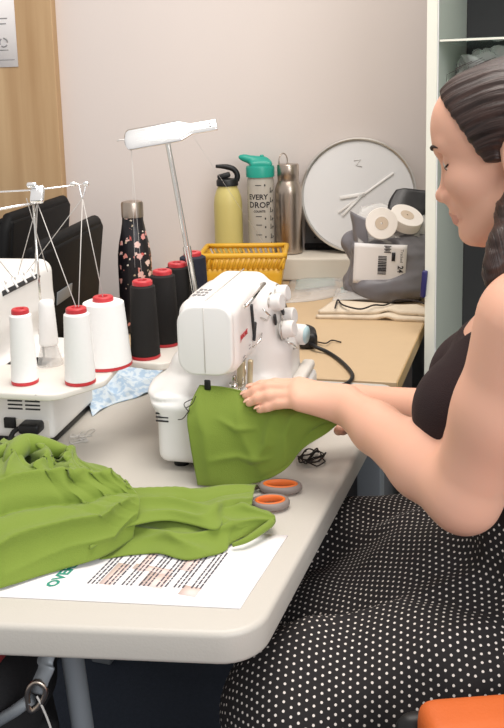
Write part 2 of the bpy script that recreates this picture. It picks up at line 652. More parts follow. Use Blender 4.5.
class SDF:
    """union and difference of soft shapes, turned into one closed mesh"""

    def __init__(s, vox):
        s.vox = vox
        s.ops = []

    def _add(s, f, lo, hi, k, sub=False):
        s.ops.append((f, np.array(lo, float) - k - 3 * s.vox, np.array(hi, float) + k + 3 * s.vox, k, sub))
        return s

    def cap(s, a, b, ra, rb=None, k=0.01, sub=False):
        rb = ra if rb is None else rb
        a, b = np.array(a, np.float32), np.array(b, np.float32)
        ab = b - a
        L2 = float(ab @ ab) + 1e-12

        def f(P):
            t = np.clip(((P - a) @ ab) / L2, 0, 1)
            return np.linalg.norm(P - a - t[..., None] * ab, axis=-1) - (ra + t * (rb - ra))
        R = max(ra, rb)
        return s._add(f, np.minimum(a, b) - R, np.maximum(a, b) + R, k, sub)

    def chain(s, pts, rs, k=0.01):
        for i in range(len(pts) - 1):
            s.cap(pts[i], pts[i + 1], rs[i], rs[i + 1], k)
        return s

    def ell(s, c, r, R=None, k=0.01, sub=False):
        c = np.array(c, np.float32)
        r = np.array(r, np.float32)
        R = np.eye(3, dtype=np.float32) if R is None else np.array(R, np.float32)

        def f(P):
            q = (P - c) @ R          # R's columns are the local axes
            k0 = np.linalg.norm(q / r, axis=-1)
            k1 = np.linalg.norm(q / (r * r), axis=-1) + 1e-9
            return k0 * (k0 - 1) / k1
        e = float(max(r))
        return s._add(f, c - e, c + e, k, sub)

    def box(s, lo, hi, rnd=0.01, k=0.005, sub=False, R=None, taper=0.0):
        lo, hi = np.array(lo, np.float32), np.array(hi, np.float32)
        c, h = (lo + hi) / 2, (hi - lo) / 2
        R_ = None if R is None else np.array(R, np.float32)

        def f(P):
            q = P - c
            if R_ is not None:
                q = q @ R_
            q = np.abs(q) - (h - rnd)
            return np.linalg.norm(np.maximum(q, 0), axis=-1) + np.minimum(q.max(axis=-1), 0) - rnd
        e = float(np.linalg.norm(h)) if R is not None else h
        return s._add(f, c - e, c + e, k, sub)

    def mesh(s, name, disp=None):
        vox = s.vox
        pos = [o for o in s.ops if not o[4]]
        lo = np.min([o[1] for o in pos], axis=0)
        hi = np.max([o[2] for o in pos], axis=0)
        B = 48
        i0 = np.floor(lo / vox).astype(int)
        i1 = np.ceil(hi / vox).astype(int) + 1
        BG = 6 * vox
        g = vdb.FloatGrid(BG)
        for bx in range(i0[0], i1[0], B):
            for by in range(i0[1], i1[1], B):
                for bz in range(i0[2], i1[2], B):
                    b0 = np.array((bx, by, bz)) * vox
                    b1 = b0 + B * vox
                    act = [o for o in s.ops if np.all(o[1] < b1) and np.all(o[2] > b0)]
                    if not any(not o[4] for o in act):
                        continue
                    ax = [((np.arange(B) + st) * vox).astype(np.float32) for st in (bx, by, bz)]
                    D = np.full((B, B, B), BG, np.float32)
                    for f, l, h, k, sub in act:
                        sl = []
                        for d in range(3):
                            a = int(max(0, np.floor((l[d] - ax[d][0]) / vox)))
                            b = int(min(B, np.ceil((h[d] - ax[d][0]) / vox) + 1))
                            sl.append(slice(a, b))
                        if any(q.stop <= q.start for q in sl):
                            continue
                        gx, gy, gz = np.meshgrid(ax[0][sl[0]], ax[1][sl[1]], ax[2][sl[2]], indexing='ij')
                        P = np.stack((gx, gy, gz), axis=-1)
                        v = f(P).astype(np.float32)
                        cur = D[sl[0], sl[1], sl[2]]
                        if sub:
                            hh = np.maximum(k - np.abs(-cur - v), 0) / max(k, 1e-6)
                            D[sl[0], sl[1], sl[2]] = -(np.minimum(-cur, v) - hh * hh * k * 0.25)
                        else:
                            hh = np.maximum(k - np.abs(cur - v), 0) / max(k, 1e-6)
                            D[sl[0], sl[1], sl[2]] = np.minimum(cur, v) - hh * hh * k * 0.25
                    np.clip(D, -BG, BG, out=D)
                    g.copyFromArray(D, ijk=(bx, by, bz))
        pts, quads = g.convertToQuads(0.0)
        pts = pts * vox
        me = bpy.data.meshes.new(name)
        me.from_pydata(pts.tolist(), [], quads.tolist())
        v = pts
        q = quads
        vol = np.einsum('ij,ij->i', v[q[:, 0]], np.cross(v[q[:, 1]], v[q[:, 2]])).sum()
        if vol < 0:
            me.flip_normals()
        me.update()
        return me


def vsmooth(me, n=2, fac=0.5):
    nv, ne = len(me.vertices), len(me.edges)
    co = np.empty(nv * 3)
    me.vertices.foreach_get('co', co)
    co = co.reshape(-1, 3)
    ed = np.empty(ne * 2, np.int64)
    me.edges.foreach_get('vertices', ed)
    ed = ed.reshape(-1, 2)
    deg = np.maximum(np.bincount(ed.ravel(), minlength=nv), 1)[:, None]
    for _ in range(n):
        acc = np.stack([np.bincount(ed[:, 0], co[ed[:, 1], k], nv) + np.bincount(ed[:, 1], co[ed[:, 0], k], nv) for k in range(3)], axis=1)
        co = co * (1 - fac) + acc / deg * fac
    me.vertices.foreach_set('co', co.ravel())
    me.update()
    return me


def verts_of(me):
    co = np.empty(len(me.vertices) * 3)
    me.vertices.foreach_get('co', co)
    no = np.empty(len(me.vertices) * 3)
    me.vertices.foreach_get('normal', no)
    return co.reshape(-1, 3), no.reshape(-1, 3)


def set_verts(me, co):
    me.vertices.foreach_set('co', np.asarray(co).ravel())
    me.update()
    return me


def text_mesh(s, size, fn=None, depth=0.0, bold=0.0):
    """lettering as a mesh, centred at the origin in the XY plane; fn maps (x, y, z) to where it stands"""
    c = bpy.data.curves.new('lettering', 'FONT')
    c.body = s
    c.size = size
    c.align_x = 'CENTER'
    c.align_y = 'CENTER'
    c.extrude = depth
    c.offset = bold
    c.resolution_u = 2
    o = bpy.data.objects.new('lettering', c)
    COL.objects.link(o)
    me = bpy.data.meshes.new_from_object(o)
    bpy.data.objects.remove(o)
    bpy.data.curves.remove(c)
    if fn:
        for v in me.vertices:
            v.co = Vector(fn(*v.co))
    return me


def join_meshes(list_of):
    bm = bmesh.new()
    for me in list_of:
        bm.from_mesh(me)
    out = bpy.data.meshes.new('joined')
    bm.to_mesh(out)
    bm.free()
    return out


def rotz(a):
    return Matrix.Rotation(a, 4, 'Z')

# ------------------------------------------------------------------ setting
MW = Matrix.Translation((0.1, 2.80, 0)) @ rotz(math.radians(-8))   # frame of the back wall


def wpt(x, y, z):
    return MW @ Vector((x, y, z))


g = G()
g.box((0, 0.06, 1.375), (7.0, 0.12, 2.75))
me = g.mesh()
me.transform(MW)
struct('wall_back', me, M['wall'])
g = G()
g.box((-1.75, -0.02, 1.375), (2.10, 0.04, 2.75), 0.002)
me = g.mesh()
me.transform(MW)
struct('wall_left', me, M['wood'])
g = G()
g.box((0, 0.5, -0.05), (7, 7, 0.1))
struct('floor', g.mesh(), M['floor'])
g = G()
g.box((0.1, 2.80 - 0.0, 0), (0.01, 0.01, 0.01))
g = G()
g.box((0.19, -0.085, 0.776), (0.86, 0.17, 0.069), 0.006)
me = g.mesh()
me.transform(MW)
struct('trim_1', me, M['cream'])

# ------------------------------------------------------------------ notice on the wood
nt_ = thing('paper_notice', 'white paper notice pinned high on the pale wood panel', 'notice', wpt(-0.968, -0.041, 1.605), math.radians(-8))
g = G()
g.box((0.0, -0.001, 0), (0.30, 0.002, 0.42))
obj('sheet', g.mesh(), M['paper'], nt_)
g = G()
for i in range(14):
    w = 0.2 if i % 4 else 0.12
    g.box((-0.02 + (w - 0.2) / 2, -0.0025, 0.17 - i * 0.018), (w, 0.0006, 0.005))
g.box((0.10, -0.0025, -0.062), (0.05, 0.0006, 0.0035))
g.box((0.105, -0.0025, -0.078), (0.03, 0.0006, 0.0035))
g.box((0.02, -0.0025, -0.188), (0.24, 0.0006, 0.003))
# little emblem: three arrows around a ring over a base line
for k in range(3):
    a = 2 * math.pi * k / 3
    g.tube([(0.108 + 0.013 * math.cos(a + t), -0.0025, -0.135 + 0.013 * math.sin(a + t)) for t in np.linspace(0, 1.5, 7)], 0.0022, 6)
g.box((0.108, -0.0025, -0.158), (0.028, 0.0006, 0.003))
obj('print', g.mesh(), M['greyink'], nt_)

# ------------------------------------------------------------------ white folding table


def round_poly(pts, rads, n=8):
    out = []
    N = len(pts)
    for i in range(N):
        p = Vector(pts[i]).to_2d()
        a = (Vector(pts[i - 1]).to_2d() - p)
        b = (Vector(pts[(i + 1) % N]).to_2d() - p)
        a.normalize()
        b.normalize()
        half = a.angle(b) / 2
        t = rads[i] / math.tan(half)
        c = p + (a + b).normalized() * (rads[i] / math.sin(half))
        s, e = p + a * t - c, p + b * t - c
        a0, a1 = math.atan2(s.y, s.x), math.atan2(e.y, e.x)
        d = (a1 - a0 + math.pi) % (2 * math.pi) - math.pi
        for k in range(n + 1):
            an = a0 + d * k / n
            out.append((c.x + rads[i] * math.cos(an), c.y + rads[i] * math.sin(an)))
    return out


TA, TB, TC, TD = (-0.006, 0.876), (0.274, 1.676), (-1.05, 2.015), (-1.05, 0.988)
tb = thing('folding_table', 'white moulded plastic folding table with rounded corners and grey legs', 'table', (-0.4, 1.4, 0))
g = G()
g.prism(round_poly([TA, TB, TC, TD], [0.055, 0.03, 0.055, 0.055]), 0.700, 0.74, 0.007, 4)
autosmooth(obj('tabletop', g.mesh(), M['table'], tb, True), 50)
legs = [((-0.255, 1.06), (-0.205, 1.06)), ((0.10, 1.58), (0.12, 1.58)), ((-0.92, 1.10), (-0.98, 1.10)), ((-0.92, 1.85), (-0.98, 1.85))]
for (x, y), (x2, y2) in legs:
    g = G()
    g.tube([(x, y, 0.701), (x2, y2, 0.0)], 0.0145, 16)
    autosmooth(obj('leg', g.mesh(), M['greymetal'], tb, True))
for xa in (-0.195, -0.95):
    g = G()
    g.tube([(xa + (0.0 if xa < -.5 else 0.0), 1.08, 0.66), (xa + (0.0 if xa < -.5 else .12), 1.62 if xa > -.5 else 1.85, 0.66)], 0.010, 10)
    obj('cross_bar', g.mesh(), M['greymetal'], tb, True)
g = G()
g.box((-0.52, 1.45, 0.685), (0.84, 0.03, 0.03), 0.004)
obj('rail', g.mesh(), M['greymetal'], tb, True)

# ------------------------------------------------------------------ beige desk
dk = thing('desk', 'beige laminate desk with wood edge behind the white table', 'desk', (0.05, 2.2, 0))
FR, BR, BL, FL = (0.276, 1.688), (0.602, 2.722), (-0.30, 2.848), (-0.425, 1.869)
g = G()
g.prism([FR, BR, BL, FL], 0.709, 0.739, 0.0015, 1)
autosmooth(obj('desktop', g.mesh(), M['desk'], dk, True), 30)


def band(p, q, off, z0, z1, t):
    p, q = Vector(p), Vector(q)
    d = (q - p)
    L = d.length
    an = math.atan2(d.y, d.x)
    n = Vector((math.sin(an), -math.cos(an)))
    c = (p + q) / 2 + n * (off + t / 2)
    gg = G()
    gg.box((c.x, c.y, (z0 + z1) / 2), (L, t, z1 - z0), 0.0008, 1, (0, 0, an))
    return gg


autosmooth(obj('edge_band', band(FR, BR, 0.0002, 0.7095, 0.7385, 0.002).mesh(), M['deskedge'], dk, True))
for x, y in ((0.24, 1.80), (0.50, 2.60), (-0.37, 1.92), (-0.26, 2.72)):
    g = G()
    g.box((x, y, 0.355), (0.05, 0.05, 0.709), 0.004, 2, (0, 0, -0.32))
    autosmooth(obj('leg', g.mesh(), M['greymetal'], dk, True))
# grey drawer pedestal that stands under it
pd = thing('drawer_pedestal', 'grey steel drawer pedestal standing under the beige desk', 'drawer unit', (0.145, 2.10, 0), -0.32)
g = G()
g.box((0, 0, 0.29), (0.36, 0.46, 0.58), 0.005)
autosmooth(obj('body', g.mesh(), M['darkgrey'], pd))
for k in range(3):
    g = G()
    g.box((0, -0.239, 0.115 + k * 0.175), (0.34, 0.018, 0.16), 0.004)
    d = autosmooth(obj('drawer', g.mesh(), M['darkgrey'], pd))
    g = G()
    g.box((0, -0.254, 0.165 + k * 0.175), (0.30, 0.014, 0.020), 0.004)
    autosmooth(obj('handle', g.mesh(), M['greymetal'], d))

# ------------------------------------------------------------------ tall cabinet at the right
cb = thing('cabinet', 'tall open cabinet with pale green-white side panel behind the woman', 'cabinet', (0.391, 2.0, 0), math.radians(-21))
CW, CD, CH = 0.82, 0.47, 2.15
for nm, c, s_, m in (('side_panel', (0.0115, CD / 2, CH / 2), (0.023, CD, CH), 'cab'), ('side_panel', (CW - 0.0115, CD / 2, CH / 2), (0.023, CD, CH), 'cab'),
                     ('back_panel', (CW / 2, CD - 0.006, CH / 2), (CW - 0.048, 0.01, CH - 0.06), 'cabin'), ('top_panel', (CW / 2, CD / 2, CH + 0.012), (CW, CD, 0.022), 'cab'),
                     ('plinth', (CW / 2, CD / 2, 0.04), (CW - 0.048, CD - 0.03, 0.075), 'cab')):
    g = G()
    g.box(c, s_, 0.001, 1)
    obj(nm, g.mesh(), M[m], cb, smooth=False)
g = G()
g.box((0.0115, -0.001, CH / 2), (0.0225, 0.0016, CH - .002), 0.0005, 1)
obj('front_edge_strip', g.mesh(), M['cabedge'], cb, smooth=False)
g = G()
g.box((0.0242, 0.004, CH / 2), (0.0022, 0.008, CH - .01), 0.0005, 1)
obj('seal_strip', g.mesh(), M['white'], cb, smooth=False)
for z in (0.45, 1.27, 1.404, 1.80):
    g = G()
    g.box((CW / 2, CD / 2 + (0.0 if z == 1.404 else 0.03), z), (CW - 0.052, CD - 0.02 - (0 if z == 1.404 else .06), 0.007), 0.001, 1)
    s_ = obj('shelf', g.mesh(), M['glass'] if z == 1.404 else M['cabin'], cb, smooth=False)
    if z == 1.404:
        g = G()
        g.box((CW / 2, 0.009, z), (CW - 0.052, 0.0015, 0.0045), 0.0003, 1)
        obj('shelf_lip', g.mesh(), M['cabedge'], s_, smooth=False)

# crumpled plastic on the shelf under the glass one
rng = np.random.default_rng(3)
me = bpy.data.meshes.new('crumple')
bm = bmesh.new()
bmesh.ops.create_icosphere(bm, subdivisions=4, radius=1.0)
for v in bm.verts:
    p = np.array(v.co)
    k = 1 + 0.25 * float(wav(p[None, :], 11, 5, 1.0)[0]) + 0.12 * float(wav(p[None, :], 12, 13, 1.0)[0])
    v.co = Vector((p[0] * 0.085 * k, p[1] * 0.10 * k, 0.056 + p[2] * 0.054 * k))
for v in bm.verts:
    v.co.z = max(v.co.z, 0.0)
bm.to_mesh(me)
bm.free()
o = obj('plastic_bag', me, M['film'])
q = Matrix.Translation((0.398, 2.0, 0)) @ rotz(math.radians(-20))
o.location = q @ Vector((0.115, 0.2, 1.275))
o.rotation_euler = (0, 0, -0.3)
tag(o, 'crumpled clear plastic bag on the cabinet shelf behind the woman\'s head', 'plastic bag')

g = G()
g.box((0, 0, 0), (0.012, 0.02, 0.062), 0.003, 2, (0, 0.08, math.radians(-20)))
o = obj('clip', g.mesh(), M['navy'], None, base=None)
o.location = (0.3890, 1.9975, 0.865)
tag(o, 'navy blue plastic clip gripping the edge of the tall cabinet', 'clip')

# ------------------------------------------------------------------ black chairs behind, left


def chair(name, label, cx, cy, rz, plate, bz=0.735):
    t = thing(name, label, 'chair', (cx, cy, 0), rz, 'black padded chairs at the left')
    g = G()
    # the back is a padded slab whose long side runs along local x; leans a little
    g.box((0, 0, 0), (0.42, 0.05, 0.50), 0.010, 3)
    o = autosmooth(obj('backrest', g.mesh(), M['leather'], t), 60)
    o.location = (0, 0, bz)
    o.rotation_euler = (0.12, 0, 0)
    g = G()
    g.tube([(-0.212, 0.0, -.235), (-0.212, -0.004, 0.22), (-0.195, -0.004, 0.25), (0.195, -0.004, 0.25), (0.216, -0.004, 0.235), (0.216, 0.0, -.235)], 0.017, 12)
    f = obj('rim', g.mesh(), M['leather'], o)
    if plate:
        g = G()
        g.box((-0.08, -0.0265, 0.125), (0.10, 0.003, 0.03), 0.001)
        obj('metal_plate', g.mesh(), M['greymetal'], o)
    g = G()
    g.box((0, 0.25, 0.465), (0.42, 0.44, 0.07), 0.025, 4)
    autosmooth(obj('seat', g.mesh(), M['leather'], t), 60)
    for sx in (-1, 1):
        for y in (0.03, 0.44):
            g = G()
            g.tube([(sx * 0.19, y, 0.44), (sx * 0.20, y + (0.03 if y > .2 else -.03), 0)], 0.012, 10)
            obj('leg', g.mesh(), M['darkmetal'], t)
    return t


chair('padded_chair', 'black padded chair with small grey plate on its back, nearer the white thread cones', -0.466, 2.115, math.radians(82), True)
chair('padded_chair', 'black padded chair against the wood panel, half hidden by the one with a plate', -0.650, 2.585, math.radians(80), False)

# ------------------------------------------------------------------ bag and tubular chair under the table, left
st = thing('tubular_chair', 'black seated chair with grey tubular frame under the table', 'chair', (-0.53, 1.20, 0), math.radians(20))
g = G()
g.box((0, 0, 0.46), (0.40, 0.38, 0.035), 0.012, 3)
obj('seat', g.mesh(), M['blackfab'], st)
for sx in (-1, 1):
    for sy in (-1, 1):
        g = G()
        g.tube([(sx * 0.18, sy * 0.17, 0.45), (sx * 0.20, sy * 0.20, 0.0)], 0.011, 12)
        obj('leg', g.mesh(), M['greymetal'], st)
bg = thing('black_bag', 'black fabric bag with grey strap and buckle under the table edge', 'bag', (-0.44, 1.10, 0.478), math.radians(-14))
s = SDF(0.006)
s.box((-0.20, -0.075, 0.0), (0.150, 0.09, 0.130), 0.05, 0.02)
s.ell((-0.1, -0.04, 0.07), (0.12, 0.06, 0.06), k=0.03)
s.ell((0.08, -0.03, 0.05), (0.08, 0.05, 0.05), k=0.03)
obj('body', vsmooth(s.mesh('b'), 2), M['blackfab'], bg)
g = G()
P = np.array(catmull([(-0.2560, 1.0000, 0.6580), (-0.2650, 0.9900, 0.6370), (-0.2630, 0.9850, 0.6310), (-0.2700, 0.9800, 0.6160), (-0.2740, 0.9800, 0.6000)], 6))
g.grid(np.stack([P + np.array((-0.010, 0.003, 0)), P + np.array((0.010, -0.003, 0))], axis=1), 0.003)
sp = obj('strap', g.mesh(), M['greymetal'], bg, True)
g = G()
g.tube(catmull([(-0.2850, 0.9780, 0.6050), (-0.2740, 0.9780, 0.6180), (-0.2630, 0.9780, 0.6070), (-0.2720, 0.9780, 0.5870), (-0.2840, 0.9780, 0.5800)], 6, True), 0.0035, 8, closed=True)
obj('buckle', g.mesh(), M['steel'], sp, True)
g = G()
g.tube(catmull([(-0.2740, 0.9760, 0.6000), (-0.2690, 0.9760, 0.5870), (-0.2630, 0.9760, 0.5680), (-0.2580, 0.9760, 0.5470)], 5), 0.0015, 6)
obj('cord', g.mesh(), M['strand'], sp, True)
g = G()
g.tube([(-0.2830, 0.9820, 0.5920), (-0.3070, 0.9900, 0.5700), (-0.3680, 1.0000, 0.5270)], 0.0075, 10)
obj('handle_tube', g.mesh(), M['greymetal'], bg, True)
s = SDF(0.005)
s.box((-0.25, -0.07, 0.0), (0.0, 0.08, 0.040), 0.018, 0.01)
me = s.mesh('r')
for v in me.vertices:
    v.co.z += 0.006 * math.sin(v.co.x * 60) * math.sin(v.co.y * 55 + 1) * (v.co.z > 0.02)
me.transform(Matrix.Translation((-0.315, 1.075, 0.604)) @ rotz(math.radians(-14)))
o = obj('red_cloth', me, M['redfab'], None, base=(-0.42, 1.09, 0.604))
tag(o, 'dark red cloth folded on top of the black bag', 'cloth')

# ------------------------------------------------------------------ main overlocker
OM = thing('overlock_machine', 'white overlock sewing machine with green cloth under its needle', 'sewing machine', (-0.155, 1.306, 0.74), math.radians(-14))
s = SDF(0.0026)
s.box((0.0, 0.0, 0.010), (0.165, 0.255, 0.116), 0.016, 0.004)            # base
s.box((0.10, 0.085, 0.010), (0.205, 0.262, 0.092), 0.016, 0.010)         # looper door side
s.box((0.008, 0.125, 0.09), (0.158, 0.258, 0.250), 0.028, 0.012)         # column
s.box((0.036, 0.008, 0.150), (0.130, 0.255, 0.266), 0.024, 0.010)        # arm and head
s.box((-0.002, 0.07, 0.10), (0.085, 0.25, 0.165), 0.028, 0.03)           # throat wall
s.ell((0.002, 0.10, 0.110), (0.034, 0.085, 0.010), k=0.03)              # flare behind the bed
s.box((0.08, 0.15, 0.09), (0.178, 0.252, 0.165), 0.02, 0.03)             # slope under the dials
obj('housing', vsmooth(s.mesh('h'), 1), M['white'], OM)
# rounded-square end cover
g = G()
pts = round_poly([(0.040, 0.155), (0.126, 0.155), (0.126, 0.262), (0.040, 0.262)], [0.026, 0.026, 0.022, 0.03], 8)
mm = Matrix(((1, 0, 0, 0), (0, 0, 1, 0), (0, 1, 0, 0), (0, 0, 0, 1)))
g.prism(pts, 0.001, 0.016, 0.0045, 4, mm)
autosmooth(obj('end_cover', g.mesh(), M['white'], OM), 60)
g = G()
g.box((0.083, 0.128, 0.2675), (0.0012, 0.235, 0.0012))
g.box((0.083, 0.0003, 0.21), (0.0008, 0.0008, 0.10))
obj('seam_line', g.mesh(), M['strand'], OM)
# dark vents at the rear of the bed
g = G()
for k in range(3):
    g.box((0.012, -0.0005, 0.092 - k * 0.006), (0.020, 0.002, 0.0022))
obj('vent', g.mesh(), M['slot'], OM)
# rubber feet
for x, y in ((0.03, 0.03), (0.14, 0.03), (0.03, 0.22), (0.16, 0.22)):
    g = G()
    g.cyl((x, y, 0), (x, y, 0.012), 0.012, n=16)
    obj('rubber_foot', g.mesh(), M['black'], OM)
# name mark, control marks
red = lambda x, y, z: (0.1312, 0.055 + x, 0.206 + y)
obj('name_mark', text_mesh('JANOME', 0.011, lambda x, y, z: (0.1308 + z, 0.052 + x, 0.206 + y), 0.0002, 0.0003), M['redink'], OM)
g = G()
for (y, z, l) in ((0.05, 0.172, 0.014), (0.05, 0.167, 0.018), (0.085, 0.18, 0.008), (0.085, 0.175, 0.008)):
    g.box((0.1306, y, z), (0.0006, l, 0.0012))
for i in range(9):
    g.box((0.055 + 0.007 * (i % 3) * 1.0, 0.05 + 0.018 * (i // 3), 0.2664), (0.005, 0.011, 0.0005), rot=(0, 0, 0.3 * (i % 2)))
obj('printed_mark', g.mesh(), M['greyink'], OM)
# lower lip of the head and presser bar, needles
g = G()
g.box((0.118, 0.075, 0.135), (0.012, 0.011, 0.05), 0.002, 2, (0.18, 0.1, 0))
g.box((0.130, 0.085, 0.132), (0.008, 0.008, 0.052), 0.002, 2, (0.18, 0.1, 0))
obj('presser_bar', g.mesh(), M['beige'], OM)
g = G()
g.box((0.118, 0.060, 0.120), (0.013, 0.034, 0.004), 0.0015, 2)
g.box((0.110, 0.062, 0.128), (0.005, 0.008, 0.018), 0.001, 2)
g.cyl((0.108, 0.045, 0.126), (0.120, 0.045, 0.126), 0.006, n=14)
obj('presser_foot', g.mesh(), M['chrome'], OM)
g = G()
g.cyl((0.122, 0.070, 0.118), (0.122, 0.072, 0.160), 0.001, n=8)
g.cyl((0.126, 0.072, 0.118), (0.126, 0.074, 0.160), 0.001, n=8)
obj('needle', g.mesh(), M['chrome'], OM)
g = G()
g.box((0.085, 0.0025, 0.1405), (0.010, 0.004, 0.016), 0.0025, 2)
obj('release_catch', g.mesh(), M['black'], OM)
# thread path on the front: dark slots with white levers, tension dials, chrome guides
for (x, y, z, r, h) in ((0.158, 0.152, 0.232, 0.0145, 0.018), (0.160, 0.190, 0.238, 0.0145, 0.018), (0.168, 0.205, 0.196, 0.0145, 0.018), (0.176, 0.160, 0.186, 0.0145, 0.018)):
    g = G()
    g.cyl((x - 0.010, y, z), (x + h * .7, y - 0.004, z + 0.004), r, r * 0.94, 24, 0, 0.002)
    d = autosmooth(obj('tension_dial', g.mesh(), M['white'], OM), 35)
    g = G()
    g.cyl((x - 0.0085, y, z), (x - 0.0065, y, z), r + 0.003, n=24)
    obj('dial_ring', g.mesh(), M['silver'], d)
for (x, y, z, l, a) in ((0.1315, 0.105, 0.215, 0.055, 0.25), (0.1325, 0.112, 0.195, 0.03, -0.4), (0.160, 0.140, 0.208, 0.02, 0.5), (0.1645, 0.178, 0.212, 0.016, 0.9), (0.170, 0.183, 0.165, 0.018, -0.4)):
    g = G()
    g.box((x, y, z), (0.004, 0.0075, l), 0.001, 1, (a, 0, 0))
    obj('thread_slot', g.mesh(), M['slot'], OM)
for pts, r in (([(0.134, 0.040, 0.252), (0.140, 0.042, 0.256), (0.145, 0.135, 0.268), (0.138, 0.142, 0.264)], 0.0028), ([(0.150, 0.10, 0.235), (0.158, 0.11, 0.222), (0.150, 0.125, 0.21), (0.135, 0.128, 0.215)], 0.0016),
               ([(0.165, 0.165, 0.165), (0.182, 0.168, 0.160), (0.186, 0.18, 0.150), (0.172, 0.185, 0.145)], 0.0018), ([(0.134, 0.09, 0.175), (0.145, 0.095, 0.185), (0.142, 0.12, 0.19)], 0.0014)):
    g = G()
    g.tube(pts, r, 8)
    obj('thread_guide', g.mesh(), M['chrome'], OM)
# knob on the right front, pale blue rim
g = G()
g.cyl((0.150, 0.236, 0.158), (0.194, 0.226, 0.160), 0.0185, 0.0175, 28, 0, 0.003)
k_ = autosmooth(obj('feed_dial', g.mesh(), M['white'], OM), 35)
g = G()
g.cyl((0.1942, 0.226, 0.160), (0.1952, 0.2258, 0.160), 0.0150, n=28)
obj('dial_face', g.mesh(), mat('pale_blue_plastic', '#BFDDE4', 0.3, noise=0.01), k_)
g = G()
g.cyl((0.075, 0.256, 0.17), (0.075, 0.285, 0.17), 0.036, 0.034, 32, 0, 0.004)
autosmooth(obj('handwheel', g.mesh(), M['white2'], OM), 35)
g = G()
g.box((0.186, 0.17, 0.060), (0.044, 0.165, 0.070), 0.009, 3)
autosmooth(obj('looper_cover', g.mesh(), M['white'], OM), 60)
g = G()
g.box((0.193, 0.205, 0.1015), (0.022, 0.10, 0.016), 0.006, 3)
autosmooth(obj('cover_latch', g.mesh(), M['white2'], OM), 60)
# spool platform behind
g = G()
pts = round_poly([(-0.105, 0.110), (-0.010, 0.095), (0.002, 0.405), (-0.103, 0.43)], [0.03, 0.02, 0.03, 0.03])
g.prism(pts, 0.126, 0.138, 0.003, 3)
autosmooth(obj('spool_platform', g.mesh(), M['white2'], OM), 45)
g = G()
g.box((-0.035, 0.19, 0.115), (0.10, 0.05, 0.026), 0.006)
obj('platform_bracket', g.mesh(), M['white2'], OM)
# telescopic thread stand: two section pole and polished bar
tel = G()
tel.tube([(-0.006, 0.275, 0.130), (-0.0265, 0.275, 0.285)], 0.0062, 14)
tel.tube([(-0.0265, 0.275, 0.285), (-0.0285, 0.275, 0.300)], 0.0072, 14)
tel.tube([(-0.0285, 0.275, 0.300), (-0.0585, 0.275, 0.498)], 0.0046, 14)
pole = autosmooth(obj('thread_stand_pole', tel.mesh(), M['chrome'], OM), 50)
# bar: wide bulged left part, narrower right tab with a hole
barL, barM, barR = Vector((-0.207, 1.50, 1.2350)), Vector((-0.099, 1.50, 1.2490)), Vector((-0.053, 1.50, 1.2580))
ax = (barR - barL).normalized()
tilt = Vector((0.17, -0.76, 0.63)).normalized()
upv = (tilt.cross(ax)).normalized()
upv = upv if upv.z > 0 else -upv
rows = []
L = (barR - barL).length
for i in range(40):
    t = i / 39
    c = barL + ax * (L * t)
    hw = 0.0205 if t < 0.60 else (0.0205 - (t - 0.60) / 0.12 * 0.0095 if t < 0.72 else 0.0110)
    if t < 0.05:
        hw *= math.sqrt(max(0.15, 1 - ((0.05 - t) / 0.05) ** 2))
    row = []
    for j in range(11):
        v = -1 + 2 * j / 10
        row.append(c + upv * (hw * v) + tilt * (0.0015 * (1 - v * v)))
    rows.append([tuple(p) for p in row])
g = G()
g.grid(np.array(rows), 0.003)
bar = obj('thread_guide_bar', g.mesh(), M['polish'], OM, True)
g = G()
h = barR - ax * 0.012 + tilt * 0.0018
qq = tilt.to_track_quat('Z', 'Y').to_matrix().to_4x4()
g.lathe([(0.0022, 0), (0.0034, 0), (0.0034, 0.0008), (0.0022, 0.0008)], 16, Matrix.Translation(h) @ qq, cap=False)
obj('eyelet', g.mesh(), M['greyink'], bar, True)
g = G()
g.tube([barL + ax * 0.004, barL - ax * 0.008 + Vector((0, 0, 0.002)), barL - ax * 0.012 + Vector((0, 0, 0.0005))], 0.0012, 6)
obj('wire_end', g.mesh(), M['strand'], bar, True)

# ------------------------------------------------------------------ second overlocker, back view
M2 = thing('overlock_machine', 'white overlock machine at the left edge seen from its vented back', 'sewing machine', (-0.334, 1.406, 0.74), math.radians(-11))
s = SDF(0.003)
s.box((-0.31, 0.0, 0.012), (0.0, 0.185, 0.135), 0.008, 0.004)
s.box((-0.23, -0.02, 0.165), (-0.098, 0.275, 0.266), 0.024, 0.012)
s.box((-0.26, 0.0, 0.12), (-0.105, 0.27, 0.20), 0.02, 0.02)
obj('housing', vsmooth(s.mesh('h'), 1), M['white'], M2)
g = G()
g.box((-0.155, 0.094, 0.0075), (0.30, 0.176, 0.015), 0.003)
obj('rubber_base', g.mesh(), M['black'], M2)
g = G()
for col in range(2):
    for r in range(6):
        g.box((-0.034 - col * 0.031, -0.0003, 0.098 - r * 0.0068), (0.026, 0.002, 0.0026), 0.0005, 1)
obj('vent', g.mesh(), M['slot'], M2)
g = G()
g.box((-0.036, -0.0008, 0.030), (0.058, 0.004, 0.032), 0.0015)
obj('socket_panel', g.mesh(), M['white2'], M2)
g = G()
g.box((-0.075, -0.003, 0.040), (0.020, 0.006, 0.018), 0.0015)
obj('power_switch', g.mesh(), M['black'], M2)
g = G()
g.box((-0.033, -0.012, 0.038), (0.036, 0.030, 0.017), 0.005, 3)
pl = obj('power_plug', g.mesh(), M['black'], M2)
g = G()
g.tube(catmull([(-0.050, -0.015, 0.038), (-0.062, -0.022, 0.030), (-0.066, -0.035, 0.010), (-0.062, -0.06, 0.004)], 6), 0.0042, 8)
obj('power_cable', g.mesh(), M['black'], pl)
g = G()
for i in range(6):
    g.box((0.0006, 0.05 + 0.012 * (i % 2), 0.112 - i * 0.0055), (0.001, 0.024 if i % 3 else 0.016, 0.0018))
